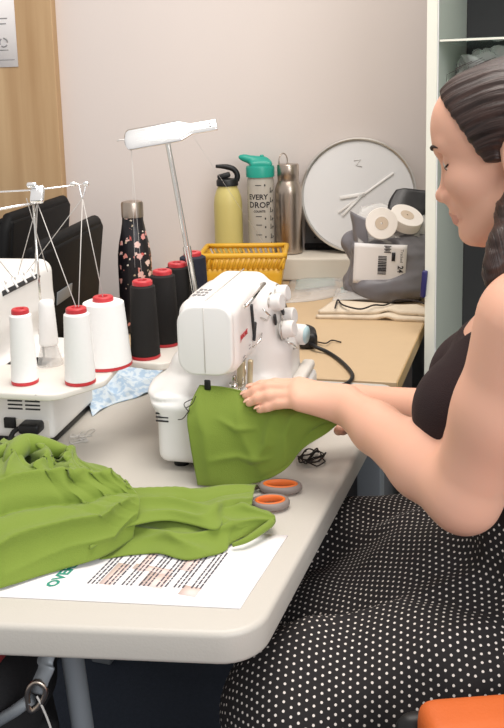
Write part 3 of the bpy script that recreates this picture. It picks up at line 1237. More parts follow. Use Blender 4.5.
obj('rating_mark', g.mesh(), M['greyink'], M2)
g = G()
pts = round_poly([(-0.33, -0.055), (-0.045, -0.118), (0.060, -0.122), (0.112, -0.045), (0.105, 0.060), (-0.33, 0.06)], [0.02, 0.05, 0.04, 0.035, 0.03, 0.02])
g.prism(pts, 0.124, 0.135, 0.003, 3)
autosmooth(obj('spool_platform', g.mesh(), M['white2'], M2), 45)
g = G()
g.box((0.03, -0.1195, 0.1295), (0.004, 0.002, 0.009))
obj('platform_joint', g.mesh(), M['greyink'], M2)
# dark thread slot strip with four white hooks on the sloping top
g = G()
g.box((0, 0, 0), (0.150, 0.006, 0.026), 0.002, 2)
ts = obj('tension_strip', g.mesh(), M['slot'], M2)
ts.location = (-0.105, 0.125, 0.252)
ts.rotation_euler = (-0.70, 0, math.pi / 2)
for k in range(4):
    g = G()
    x = -0.054 + k * 0.036
    g.tube(catmull([(x - 0.006, -0.004, -0.012), (x - 0.006, -0.006, 0.002), (x, -0.007, 0.009), (x + 0.006, -0.006, 0.004)], 5), 0.0022, 8)
    obj('hook', g.mesh(), M['white'], ts)
# its thread stand
g = G()
g.tube([(-0.350, 1.44, 0.872), (-0.350, 1.44, 1.165)], 0.0020, 10)
pole2 = obj('thread_stand_pole', g.mesh(), M['chrome'], M2, True)
g = G()
g.tube([(-0.56, 1.44, 1.158), (-0.345, 1.44, 1.163), (-0.270, 1.44, 1.170)], 0.0014, 8)
g.tube([(-0.56, 1.41, 1.124), (-0.46, 1.40, 1.128), (-0.375, 1.42, 1.140), (-0.345, 1.44, 1.142)], 0.0020, 8)
g.tube(catmull([(-0.285, 1.44, 1.172), (-0.276, 1.44, 1.170), (-0.273, 1.438, 1.158), (-0.270, 1.436, 1.148), (-0.266, 1.438, 1.160), (-0.264, 1.44, 1.172)], 5), 0.0012, 6)
obj('thread_guide_bar', g.mesh(), M['polish'], pole2, True)
g = G()
g.box((-0.342, 1.437, 1.156), (0.022, 0.012, 0.030), 0.004, 3, (-0.6, 0, 0))
g.box((-0.350, 1.437, 1.171), (0.016, 0.010, 0.008), 0.003, 3, (-0.6, 0, 0))
obj('guide_clip', g.mesh(), M['polish'], pole2, True)
for x in (-0.284, -0.263):
    g = G()
    g.box((x, 1.437, 1.171), (0.009, 0.009, 0.006), 0.002, 2, (-0.6, 0, 0))
    obj('eyelet', g.mesh(), M['polish'], pole2, True)

# ------------------------------------------------------------------ thread cones


def cone_part(t, mt, r0, r1, h, red=True, hole=True):
    g = G()
    z0 = 0.004 if red else 0.0
    prof = [(r0 * .92, z0), (r0 * 1.0, z0 + 0.002)]
    n = 26
    for i in range(n + 1):
        u = i / n
        prof.append((r0 + (r1 - r0) * u + 0.0002 * (i % 2), z0 + 0.003 + (h - 0.012) * u))
    prof += [(r1 * 0.94, h - 0.004), (r1 * 0.80, h - 0.002)]
    g.lathe(prof, 36)
    autosmooth(obj('thread', g.mesh(), mt, t), 35)
    if red:
        g = G()
        g.lathe([(r0 * .97, 0), (r0 * 1.015, 0.001), (r0 * 1.01, 0.005), (r0 * .95, 0.0055)], 36)
        autosmooth(obj('base_rim', g.mesh(), M['red'], t), 35)
        g = G()
        ct = min(r1 * 0.80, 0.0165)
        g.lathe([(ct, h - 0.003), (ct * 1.03, h - 0.001), (ct, h + 0.004), (ct * .9, h + 0.0055), (ct * .48, h + 0.0055), (ct * .42, h + 0.003), (ct * .40, h - 0.012)], 30, cap=False)
        autosmooth(obj('cap', g.mesh(), M['red'], t), 35)


def cone(label, x, y, z, mt, r0, r1, h, red=True, group=None):
    t = thing('thread_cone', label, 'thread cone', (x, y, z), random.uniform(0, 6), group)
    cone_part(t, mt, r0, r1, h, red)
    return t


ZP = 0.8752
W1, W2, W3 = (-0.357, 1.338), (-0.270, 1.332), (-0.243, 1.418)
WC = 'white thread cones on the left machine'
cone('slim white thread cone with red cap, leftmost on the left machine', *W1, ZP, M['thread_w'], 0.0205, 0.0165, 0.1125, group=WC)
cone('slim white thread cone with red cap standing in front of the fat one', *W2, ZP, M['thread_w'], 0.0235, 0.0195, 0.1135, group=WC)
cone('fat white thread cone with red cap beside the black chairs', *W3, ZP, M['thread_w'], 0.0415, 0.0330, 0.1100, group=WC)
wp = cone('small white thread spool without red cap on a clear holder', -0.338, 1.430, ZP + 0.034, M['thread_w'], 0.0155, 0.0125, 0.0760, red=False, group=WC)
g = G()
g.lathe([(0.022, -0.034), (0.020, -0.026), (0.014, -0.004), (0.0135, -0.001), (0.010, -0.001), (0.012, -0.026), (0.014, -0.034)], 28, cap=False)
obj('clear_holder', g.mesh(), M['film'], wp)
ZK = 0.8782
BC = 'black thread cones on the main machine'
B1, B2, B3, B4 = (-0.182, 1.447), (-0.156, 1.520), (-0.136, 1.592), (-0.113, 1.674)
cone('black thread cone with red cap, nearest of the black row and above the blue cloth', *B1, ZK, M['thread_k'], 0.0245, 0.0205, 0.1255, group=BC)
cone('black thread cone with red cap, second in the row from the blue cloth', *B2, ZK, M['thread_k'], 0.0255, 0.0215, 0.1270, group=BC)
cone('black thread cone with red cap half hidden behind the chrome pole', *B3, ZK, M['thread_k'], 0.0250, 0.0210, 0.1255, group=BC)
cone('dark navy thread cone with red cap, last of the row beside the yellow basket', *B4, ZK, M['thread_n'], 0.0290, 0.0245, 0.1290, group=BC)

# loose threads that run from the cones over the guides
g = G()
hub = (-0.343, 1.437, 1.142)
loop = (-0.270, 1.436, 1.148)
for p, q in ((hub, (W2[0], W2[1], 0.995)), (loop, (W3[0], W3[1], 0.99)), (loop, (W2[0] + .004, W2[1], 0.995)), (loop, (-0.40, 1.56, 1.004)), (hub, (-0.41, 1.54, 1.004)), (hub, (-0.385, 1.56, 1.004)), ((-0.36, 1.437, 1.15), (-0.36, 1.55, 1.006)), ((-0.45, 1.40, 1.128), (-0.415, 1.53, 1.0))):
    g.tube([p, q], 0.00075, 5)
obj('loose_thread', g.mesh(), M['strand'], pole2, True)
g = G()
for p, q in ((barL + ax * 0.01, (B1[0], B1[1], 1.01)), (barM, (B3[0] + .16, B3[1] + 0.35, 0.98)), (barL + ax * 0.012, (-0.20, 1.50, 1.02))):
    g.tube([p, q], 0.0003, 5)
obj('loose_thread', g.mesh(), M['strand'], bar, True)

# ------------------------------------------------------------------ bottles on the ledge and desk
LZ = 0.8112


def bottle_thing(name, label, p, rz=0.0):
    return thing(name, label, 'water bottle', p, rz, None)


b = bottle_thing('water_bottle', 'black floral water bottle with steel cap behind the black cones', (-0.282, 2.12, 0.7395))
g = G()
g.lathe([(0.030, 0), (0.0385, 0.003), (0.0405, 0.02), (0.0405, 0.165), (0.0395, 0.19), (0.036, 0.215), (0.030, 0.242), (0.026, 0.265), (0.025, 0.276), (0.025, 0.279)], 40)
autosmooth(obj('body', g.mesh(), M['floral'], b), 50)
g = G()
g.lathe([(0.024, 0.278), (0.026, 0.2795), (0.026, 0.311), (0.024, 0.316), (0.016, 0.318)], 40)
autosmooth(obj('cap', g.mesh(), M['steel'], b), 40)

b = bottle_thing('water_bottle', 'pale yellow water bottle with black straw lid on the ledge', wpt(-0.160, -0.085, LZ), 0.0)
g = G()
g.lathe([(0.036, 0), (0.0425, 0.003), (0.0435, 0.012), (0.0435, 0.150), (0.0415, 0.172), (0.0355, 0.192), (0.0305, 0.203), (0.030, 0.212)], 40)
autosmooth(obj('body', g.mesh(), M['bottley'], b), 50)
g = G()
g.lathe([(0.031, 0.208), (0.0335, 0.209), (0.0335, 0.224), (0.030, 0.229), (0.012, 0.231)], 40)
ld = autosmooth(obj('lid', g.mesh(), M['black'], b), 40)
g = G()
g.tube(catmull([(0.028, 0, 0.222), (0.031, 0, 0.240), (0.020, 0, 0.258), (-0.004, 0, 0.266), (-0.034, 0, 0.268)], 6), [0.0085] * 18 + [0.008, 0.0075, 0.007, 0.0065, 0.006, 0.0055, 0.005], 12)
obj('carry_loop', g.mesh(), M['black'], ld)
g = G()
g.box((-0.010, 0, 0.238), (0.040, 0.026, 0.016), 0.005, 3, (0, -0.25, 0))
obj('mouthpiece', g.mesh(), M['black'], ld)

b = bottle_thing('water_bottle', 'clear measured water bottle with teal flip lid and black lettering', wpt(-0.058, -0.085, LZ), 0.0)
R_ = 0.0405
g = G()
g.lathe([(0.036, 0), (R_ - 0.001, 0.003), (R_, 0.010), (R_, 0.225), (R_ - 0.002, 0.232), (R_ - 0.003, 0.236)], 44)
autosmooth(obj('body', g.mesh(), mat('smoky_clear_plastic', '#CFC9BE', 0.15, trans=0.35, noise=0.02, ior=1.2), b), 50)


def wrapc(cx, cz, k=1.0, rot=0.0):
    def f(x, y, z):
        xx, yy = x * math.cos(rot) - y * math.sin(rot), x * math.sin(rot) + y * math.cos(rot)
        a = -math.pi / 2 + (cx + xx) / R_
        return ((R_ + 0.0006) * math.cos(a), (R_ + 0.0006) * math.sin(a), cz + yy)
    return f


obj('lettering', join_meshes([text_mesh('EVERY', 0.022, wrapc(-0.010, 0.176), 0, 0.0005), text_mesh('DROP', 0.025, wrapc(-0.006, 0.152), 0, 0.0005), text_mesh('COUNTS', 0.009, wrapc(-0.006, 0.133), 0, 0.0003)]), M['ink'], b)
g = G()


def arc_bar(z, c, w, h):
    P = [(c - w / 2 + w * i / 8, z) for i in range(9)]
    v, f = [], []
    for x, zz in P:
        fn = wrapc(x, 0)
        q = fn(0, 0, 0)
        v += [(q[0], q[1], zz - h / 2), (q[0], q[1], zz + h / 2)]
    for i in range(8):
        f.append((2 * i, 2 * i + 2, 2 * i + 3, 2 * i + 1))
    g.raw(v, f)


for k, z in enumerate((0.212, 0.118, 0.092, 0.062, 0.036)):
    arc_bar(z, -0.008, 0.018, 0.0022)
    arc_bar(z - 0.007 if k else z, 0.012, 0.004, 0.006)
for z in (0.19, 0.16, 0.13, 0.105, 0.08, 0.05, 0.025):
    arc_bar(z, 0.034, 0.012, 0.0018)
    arc_bar(z + 0.007, 0.031, 0.003, 0.014)
    arc_bar(z + 0.004, 0.040, 0.006, 0.005)
obj('measure_mark', g.mesh(), M['ink'], b)
g = G()
g.lathe([(0.0385, 0.234), (0.0430, 0.235), (0.0435, 0.262), (0.041, 0.268), (0.020, 0.271)], 44)
ld = autosmooth(obj('lid', g.mesh(), M['teal'], b), 40)
s = SDF(0.0025)
s.cap((-0.048, 0, 0.292), (0.010, 0, 0.276), 0.010, 0.020, 0.01)
s.cap((-0.058, 0, 0.295), (-0.044, 0, 0.292), 0.007, 0.010, 0.006)
s.box((-0.03, -0.025, 0.262), (0.036, 0.025, 0.282), 0.008, 0.012)
obj('spout', s.mesh('sp'), M['teal'], ld)
g = G()
g.box((0.006, 0, 0.297), (0.012, 0.010, 0.008), 0.003, 2)
obj('button', g.mesh(), M['teal'], ld)

b = bottle_thing('water_bottle', 'brushed stainless steel bottle with wire loop beside the clock', wpt(0.0265, -0.085, LZ), 0.0)
g = G()
g.lathe([(0.037, 0), (0.0405, 0.003), (0.041, 0.01), (0.041, 0.182), (0.040, 0.197), (0.036, 0.212), (0.0325, 0.219), (0.0315, 0.222)], 44)
autosmooth(obj('body', g.mesh(), M['steel'], b), 50)
g = G()
g.lathe([(0.030, 0.2215), (0.0322, 0.2225), (0.0322, 0.234), (0.0330, 0.236), (0.0330, 0.268), (0.031, 0.2715), (0.015, 0.272)], 44)
cp = autosmooth(obj('cap', g.mesh(), M['steel'], b), 40)
g = G()
g.tube([(-0.014 + 0.013 * math.cos(a), 0.010 * math.cos(a), 0.280 + 0.024 * math.sin(a)) for a in np.linspace(-0.5, math.pi + 0.5, 18)], 0.0017, 8)
obj('carry_loop', g.mesh(), M['steel'], cp)

# ------------------------------------------------------------------ yellow basket
bk = thing('plastic_basket', 'yellow plastic basket with slanted slots in front of the bottles', 'basket', (-0.022, 2.515, 0.7395), math.radians(-5))


def basket_pt(side, t, z):
    """point on the outer wall: side 0..3, t -1..1 along it"""
    k = 0.86 + 0.14 * z / 0.125
    hx, hy = 0.118 * k, 0.080 * k
    return [(hx * t, -hy, z), (hx, hy * t, z), (-hx * t, hy, z), (-hx, -hy * t, z)][side]


g = G()
for sd in range(4):
    P = np.array([[basket_pt(sd, t, z) for z in np.linspace(0.002, 0.080, 5)] for t in np.linspace(-1, 1, 12)])
    g.grid(P, 0.0025)
    P = np.array([[basket_pt(sd, t, z) for z in (0.084, 0.092)] for t in np.linspace(-1, 1, 12)])
g.box((0, 0, 0.003), (0.20, 0.136, 0.004))
obj('body', g.mesh(), M['yellow'], bk)
g = G()
for sd in range(4):
    n = 16 if sd % 2 == 0 else 11
    for i in range(n):
        t = -0.95 + 1.9 * i / (n - 1)
        dt = 0.05 if sd % 2 == 0 else 0.08
        a, c = basket_pt(sd, min(1, t - dt), 0.079), basket_pt(sd, min(1, t + dt), 0.112)
        g.tube([a, c], 0.0036 if i % (n - 1) else 0.005, 6)
obj('slot_rib', g.mesh(), M['yellow'], bk)
g = G()
rim = [Vector(basket_pt(sd, t, 0.118)) for sd in range(4) for t in (-0.97, -.5, 0, .5, 0.97)]
g.tube(rim, 0.0075, 8, closed=True)
obj('rim', g.mesh(), M['yellow'], bk)

# ------------------------------------------------------------------ round clock leaning on the wall
ck = thing('wall_clock', 'round white clock with silver rim leaning on the wall', 'clock', wpt(0.236, -0.095, LZ), math.radians(-8))
tl = Matrix.Translation((0, 0, 0.0)) @ Matrix.Rotation(-0.20, 4, 'X') @ Matrix.Translation((0, 0, 0.1745)) @ Matrix.Rotation(math.pi / 2, 4, 'X')
RC = 0.1745
g = G()
g.lathe([(0.02, 0.006), (RC - 0.009, 0.006), (RC - 0.009, 0.002), (0.02, 0.002)], 72)
me = g.mesh()
me.transform(tl)
autosmooth(obj('dial', me, M['clock'], ck), 20)
g = G()
g.lathe([(RC - 0.009, 0.0), (RC - 0.008, 0.012), (RC - 0.004, 0.0155), (RC, 0.013), (RC, -0.016), (RC - 0.009, -0.018)], 72, cap=False)
me = g.mesh()
me.transform(tl)
autosmooth(obj('rim', me, M['silver'], ck), 40)
g = G()
g.lathe([(0.01, -0.016), (RC - 0.004, -0.016), (RC - 0.004, -0.012), (0.01, -0.012)], 48)
me = g.mesh()
me.transform(tl)
obj('back_plate', me, M['silver'], ck)
for nm, p, q, w in (('clock_hand', (-0.06, -0.052), (0.106, 0.067), 0.0032), ('clock_hand', (-0.048, -0.062), (0.01, 0.0), 0.004), ('clock_hand', (-0.055, -0.007), (0.02, 0.004), 0.0055)):
    g = G()
    p, q = Vector((*p, 0.010)), Vector((*q, 0.010))
    d = q - p
    g.box((p + q) / 2, (d.length, w * 2, 0.002), 0.0005, 1, (0, 0, math.atan2(d.y, d.x)))
    me = g.mesh()
    me.transform(tl)
    obj(nm, me, M['white'], ck)
g = G()
g.tube([(-0.012, 0.105, 0.0068), (0.008, 0.108, 0.0068), (-0.006, 0.09, 0.0068), (0.012, 0.086, 0.0068)], 0.0012, 5)
me = g.mesh()
me.transform(tl)
obj('faint_mark', me, M['silver'], ck)

# dark panel and mesh tray behind it
tr = thing('metal_tray', 'dark grey riveted tray with black mesh lip behind the clock', 'tray', wpt(0.185, -0.03, LZ), math.radians(-8))
g = G()
g.box((0, 0.018, 0.058), (0.23, 0.006, 0.115), 0.002, 1, (-0.06, 0, 0))
obj('back_panel', g.mesh(), M['darkgrey'], tr)
g = G()
for x in (-0.085, -0.03, 0.03, 0.085):
    g.cyl((x, 0.0135, 0.035), (x, 0.0115, 0.035), 0.0032, n=12)
obj('rivet', g.mesh(), M['black'], tr)
g = G()
g.box((0.02, -0.015, 0.0125), (0.27, 0.0015, 0.014))
g.box((0.02, -0.004, 0.003), (0.27, 0.024, 0.0015))
obj('mesh_lip', g.mesh(), M['wiremesh'], tr)
g = G()
g.tube([(-0.114, -0.0155, 0.0205), (0.154, -0.0155, 0.0205)], 0.0018, 8)
g.tube([(-0.114, -0.0155, 0.0035), (0.154, -0.0155, 0.0035)], 0.0018, 8)
obj('wire_rim', g.mesh(), M['black'], tr)

# ------------------------------------------------------------------ grey mailing bag with tapes
mb = thing('mailing_bag', 'open grey plastic mailing bag with white address label on the desk', 'bag', (0.371, 2.385, 0.7395), math.radians(-6))
s = SDF(0.0035)
s.box((-0.100, -0.055, 0.0), (0.100, 0.065, 0.175), 0.035, 0.03)
s.ell((-0.02, -0.02, 0.045), (0.105, 0.07, 0.05), k=0.03)
s.ell((0.05, -0.03, 0.10), (0.06, 0.05, 0.07), k=0.03)
s.ell((-0.03, 0.02, 0.145), (0.085, 0.045, 0.05), k=0.03)
s.box((-0.2, -0.2, -0.1), (0.2, 0.2, 0.001), 0.001, 0.002, sub=True)
me = s.mesh('bag')
co, no = verts_of(me)
set_verts(me, co + no * ((wav(co, 5, 42, 0.0055) + wav(co * (1, 1, 0.5), 6, 110, 0.0038) + wav(co * (0.4, 1, 1), 14, 150, 0.0022)) * (co[:, 2] > 0.01))[:, None])
obj('pouch', vsmooth(me, 1), M['polybag'], mb)
g = G()
# torn edges that stand up round the opening
top = [(-0.104, -0.01, 0.13), (-0.09, -0.045, 0.135), (-0.03, -0.05, 0.14)]
P = coons([(-0.098, 0.03, 0.12), (-0.100, -0.02, 0.12), (-0.072, -0.055, 0.118)], [(-0.105, 0.028, 0.238), (-0.096, -0.02, 0.240), (-0.060, -0.045, 0.222)], [(-0.098, 0.03, 0.12), (-0.105, 0.028, 0.238)], [(-0.072, -0.055, 0.118), (-0.056, -0.058, 0.16), (-0.060, -0.045, 0.222)], 14, 14)
P[..., 0] += wav(P, 7, 70, 0.004)
g.grid(P, 0.001)
obj('torn_flap', g.mesh(), M['polybag'], mb)
g = G()
P = coons([(0.098, -0.03, 0.12), (0.06, 0.07, 0.12)], [(0.108, -0.02, 0.20), (0.07, 0.075, 0.225)], [(0.098, -0.03, 0.12), (0.108, -0.02, 0.20)], [(0.06, 0.07, 0.12), (0.07, 0.075, 0.225)], 12, 12)
g.grid(P, 0.001)
obj('torn_flap', g.mesh(), M['polybag'], mb)
g = G()
P = coons([(-0.005, 0.03, 0.235), (0.03, 0.015, 0.232), (0.075, 0.005, 0.205)], [(0.02, 0.06, 0.290), (0.05, 0.055, 0.296), (0.108, 0.05, 0.285)], [(-0.005, 0.03, 0.235), (0.0, 0.045, 0.26), (0.02, 0.06, 0.290)], [(0.075, 0.005, 0.205), (0.10, 0.03, 0.235), (0.108, 0.05, 0.285)], 14, 14)
P[..., 2] += wav(P, 8, 60, 0.005)
g.grid(P, 0.001)
P = coons([(0.105, 0.04, 0.14), (0.04, 0.072, 0.13)], [(0.112, 0.04, 0.285), (0.075, 0.06, 0.245)], [(0.105, 0.04, 0.14), (0.110, 0.04, 0.2), (0.112, 0.04, 0.285)], [(0.04, 0.072, 0.13), (0.05, 0.07, 0.2), (0.075, 0.06, 0.245)], 12, 12)
P[..., 1] += wav(P, 9, 60, 0.006)
g.grid(P, 0.001)
obj('dark_lining', g.mesh(), M['polydark'], mb)
g = G()
P = coons([(-0.085, -0.048, 0.16), (0.0, -0.06, 0.165), (0.09, -0.03, 0.17)], [(-0.075, 0.05, 0.245), (0.0, 0.05, 0.25), (0.09, 0.04, 0.235)], [(-0.085, -0.048, 0.16), (-0.09, 0.0, 0.215), (-0.075, 0.05, 0.245)], [(0.09, -0.03, 0.17), (0.10, 0.0, 0.21), (0.09, 0.04, 0.235)], 26, 22)
P[..., 2] += wav(P, 10, 85, 0.008)
P[..., 1] += wav(P, 13, 60, 0.006)
g.grid(P, 0.0008)
obj('clear_wrap', g.mesh(), M['film'], mb)
lb = Matrix.Translation((-0.030, -0.086, 0.112)) @ Euler((0.18, 0.05, -0.02)).to_matrix().to_4x4() @ Matrix.Rotation(math.pi / 2, 4, 'X')
g = G()
P = np.array([[(x, y, 0.004 * math.cos(x * 18) - 0.004) for y in np.linspace(-0.058, 0.055, 10)] for x in np.linspace(-0.068, 0.068, 12)])
g.grid(P, 0.0006)
me = g.mesh()
me.transform(lb)
la = obj('address_label', me, M['paper'], mb)
lab = lambda cx, cy, r: (lambda x, y, z: lb @ Vector((cx + x * math.cos(r) - y * math.sin(r), cy + x * math.sin(r) + y * math.cos(r), 0.0016)))
obj('lettering', join_meshes([text_mesh('Tracked', 0.011, lab(0.055, 0.025, -1.57)), text_mesh('24', 0.020, lab(0.053, -0.012, -1.57), 0, 0.0006)]), M['ink'], la)
g = G()
rr = random.Random(2)
y = -0.028
while y < 0.022:
    h = rr.choice((0.0012, 0.002, 0.003))
    g.box((0.006, y, 0.0014), (0.022, h, 0.0004))
    y += h + rr.choice((0.0012, 0.002))
for k in range(5):
    g.box((0.018 + 0.0 * k, 0.034 + k * 0.0042, 0.0014), (0.018 - (k % 2) * 0.006, 0.0022, 0.0004))
g.box((0.034, 0.022, 0.0014), (0.009, 0.024, 0.0004))
for k in range(3):
    g.box((0.050 + 0.006 * k, -0.045, 0.0014), (0.003, 0.016, 0.0004))
me = g.mesh()
me.transform(lb)
obj('barcode', me, M['ink'], la)


def roll(label, p, rot, r, w, name='tape_roll'):
    t = thing(name, label, 'tape roll', p, 0, None)
    t.rotation_euler = rot
    g = G()
    prof = [(r * .42, -w / 2)]
    for i in range(9):
        prof.append((r * (.45 + .06 * i), -w / 2 + 0.0008 * (i % 2)))
    prof += [(r, -w / 2 + 0.001), (r, w / 2 - 0.001), (r * .97, w / 2)]
    for i in range(9):
        prof.append((r * (.95 - .06 * i), w / 2 - 0.0008 * (i % 2)))
    prof += [(r * .42, w / 2)]
    prof.append(prof[0])
    g.lathe(prof, 40, cap=False)
    autosmooth(obj('tape', g.mesh(), M['tape'], t), 40)
    g = G()
    g.lathe([(r * .41, -w / 2 - .0005), (r * .41, w / 2 + .0005), (r * .06, w / 2 + .0005), (r * .06, -w / 2 - .0005), (r * .41, -w / 2 - .0005)], 28, cap=False)
    autosmooth(obj('core', g.mesh(), M['tapecore'], t), 40)
    return t


roll('white tape roll seen end-on at the mouth of the grey mailing bag', (0.337, 2.305, 0.958), (math.radians(80), 0, -0.1), 0.041, 0.026)
roll('white tape roll lying tilted behind the end-on one in the bag', (0.408, 2.355, 0.960), (math.radians(33), math.radians(10), 0.2), 0.044, 0.030)

# ------------------------------------------------------------------ cream canvas, clear packets, cable
g = G()
A = [(0.1550, 2.1840, 0.7420), (0.2870, 2.1610, 0.7420), (0.4240, 2.1280, 0.7420)]
B = [(0.2080, 2.2620, 0.7600), (0.3220, 2.2310, 0.7620), (0.4310, 2.1880, 0.7620)]
for lay, (z0, ins) in enumerate(((0.7405, 0.0), (0.7525, 0.006))):
    a = [(x + ins, y + ins, z0 + 0.010) for x, y, z in A]
    bq = [(x, y, z0 + 0.012) for x, y, z in B]
    P = coons(a, bq, [a[0], bq[0]], [a[-1], bq[-1]], 40, 18)
    nu, nv = P.shape[:2]
    v = np.linspace(0, 1, nv)[None, :]
    P[..., 2] += wav(P, 20 + lay, 35, 0.003) - 0.008 * np.exp(-v / 0.05)
    P[..., 1] += wav(P, 22 + lay, 30, 0.004) * (1 - v)
    d, _ = seg_dist(np.linspace(0, 1, nu)[:, None] * np.ones_like(v), v * np.ones((nu, 1)), [(0.62, 0.0), (0.7, 0.5), (0.9, 0.9)])
    P[..., 2] += 0.006 * np.exp(-(d / 0.06) ** 2)
    P[..., 2] = np.maximum(P[..., 2], z0 + 0.009)
    g.grid(P, 0.0095)
cc = obj('canvas_cloth', g.mesh(), M['canvas'], None, base=(0.29, 2.22, 0.7395))
tag(cc, 'folded cream canvas cloth lying before the grey mailing bag', 'cloth')
g = G()
pts = catmull([(0.2010, 2.1620, 0.7720), (0.2160, 2.2410, 0.7730), (0.2240, 2.1910, 0.7720), (0.2610, 2.1460, 0.7720), (0.2990, 2.1740, 0.7740), (0.3270, 2.1790, 0.7720), (0.3670, 2.2240, 0.7730), (0.4070, 2.2050, 0.7740), (0.4280, 2.1710, 0.7740)], 7)
g.tube(pts, 0.0022, 8)
o = obj('cord', g.mesh(), M['darkstrand'], None, base=tuple(pts[0]))
tag(o, 'dark thin cord lying wavy on the cream canvas', 'cord')


def packet(label, c0, c1, seed, z, col):
    t = thing('clear_packet', label, 'packet', tuple(np.mean(np.array(c0 + c1), axis=0)[:2]) + (0.7395,), 0, None)
    P = coons(c0, c1, [c0[0], c1[0]], [c0[-1], c1[-1]], 26, 20)
    u = np.linspace(0, 1, 26)[:, None]
    v = np.linspace(0, 1, 20)[None, :]
    bump = (np.sin(np.pi * u) * np.sin(np.pi * v)) ** 0.6
    Q = P.copy()
    Q[..., 2] = z + 0.016 * bump + np.abs(wav(P, seed, 60, 0.004)) * bump
    g = G()
    g.grid(Q, 0.0006)
    obj('film', g.mesh(), M['film'], t, True)
    g = G()
    i0, i1, j0, j1 = 3, 19, 8, 17
    Q2 = P[i0:i1, j0:j1].copy()
    Q2[..., 2] = z + 0.006 + 0.004 * bump[i0:i1, j0:j1]
    g.grid(Q2, 0.004)
    obj('folded_contents', g.mesh(), col, t, True)
    return t


packet('clear packet with teal contents lying beside the yellow basket', [(0.0790, 2.3540, 0.7410), (0.1750, 2.3780, 0.7410), (0.2770, 2.4620, 0.7410)], [(0.1120, 2.6540, 0.7410), (0.2040, 2.6710, 0.7410), (0.3010, 2.6740, 0.7410)], 31, 0.7405, M['filmteal'])
packet('clear packet partly under the front of the grey mailing bag', [(0.2070, 2.3080, 0.7570), (0.2810, 2.3110, 0.7570), (0.3640, 2.3020, 0.7570)], [(0.2310, 2.4470, 0.7570), (0.3000, 2.4650, 0.7570), (0.3680, 2.4690, 0.7570)], 37, 0.7560, M['filmteal'])

cbl = thing('power_cable', 'black cable with plug curving over the desk behind the machine', 'cable', (0.1170, 1.9750, 0.7400), 0)
s = SDF(0.003)
q = np.array((0.1180, 1.9510, 0.7400))
s.box(q + (-0.020, -0.03, 0.0), q + (0.022, 0.03, 0.036), 0.010, 0.006)
s.ell(q + (0.0, 0.02, 0.03), (0.016, 0.03, 0.012), k=0.01)
obj('plug', s.mesh('pl'), M['black'], cbl, True)
g = G()
g.tube(catmull([(0.0800, 2.3760, 0.7440), (0.0900, 2.1830, 0.7440), (0.1060, 2.0190, 0.7460), (0.1270, 1.9150, 0.7520), (0.1590, 1.8840, 0.7440), (0.1820, 1.8110, 0.7440), (0.1940, 1.7300, 0.7440), (0.1820, 1.6820, 0.7440), (0.1590, 1.6600, 0.7440), (0.1280, 1.6680, 0.7440)], 7), 0.0042, 10)
obj('lead', g.mesh(), M['black'], cbl, True)
g = G()
g.tube(catmull([(0.1430, 1.9650, 0.7440), (0.1600, 1.9470, 0.7460), (0.1760, 1.9760, 0.7440), (0.1960, 1.9650, 0.7420)], 6), 0.0016, 7)
obj('loose_wire', g.mesh(), M['darkstrand'], cbl, True)
g = G()
pts = catmull([(-0.3460, 2.1230, 0.7420), (-0.3300, 2.1490, 0.7420), (-0.2880, 2.1080, 0.7420)], 6)
g.tube(pts, 0.002, 7)
o = obj('thin_cable', g.mesh(), M['black'], None, base=tuple(pts[0]))
tag(o, 'thin black cable end on the desk beside the floral bottle', 'cable')

# ------------------------------------------------------------------ things on the white table
sc = thing('scissors', 'scissors with orange and grey loop handles tucked under green cloth', 'scissors', (0.01, 1.19, 0.7405), 0)


def loop_handle(cx, cy, rx, ry, rot, z):
    g = G()
    pts = []
    for a in np.linspace(0, 2 * math.pi, 29)[:-1]:
        x, y = rx * math.cos(a), ry * math.sin(a)
        pts.append((cx + x * math.cos(rot) - y * math.sin(rot), cy + x * math.sin(rot) + y * math.cos(rot), z))
    g.tube(pts, 0.0042, 10, closed=True, flat=1.3)
    h = obj('handle', g.mesh(), M['greygrip'], sc, True)
    h['label'] = 'grey handle loop'
    g = G()
    pin = []
    for a in np.linspace(0, 2 * math.pi, 29)[:-1]:
        x, y = (rx - 0.004) * math.cos(a), (ry - 0.004) * math.sin(a)
        pin.append((cx + x * math.cos(rot) - y * math.sin(rot), cy + x * math.sin(rot) + y * math.cos(rot), z + 0.0005))
    g.tube(pin, 0.0030, 10, closed=True, flat=1.8)
    o = obj('grip', g.mesh(), M['orangegrip'], h, True)
    o['label'] = 'orange inner grip'


loop_handle(0.016, 1.170, 0.0235, 0.0165, 0.05, 0.7475)
loop_handle(0.032, 1.220, 0.0275, 0.0160, -0.10, 0.7475)
for y0, y1 in ((1.172, 1.205), (1.222, 1.19)):
    g = G()
    g.tube([(0.0, y0, 0.747), (-0.05, (y0 + y1) / 2, 0.746), (-0.16, y1, 0.7445)], [0.006, 0.007, 0.002], 8, flat=0.4)
    obj('blade', g.mesh(), M['steel'], sc, True)

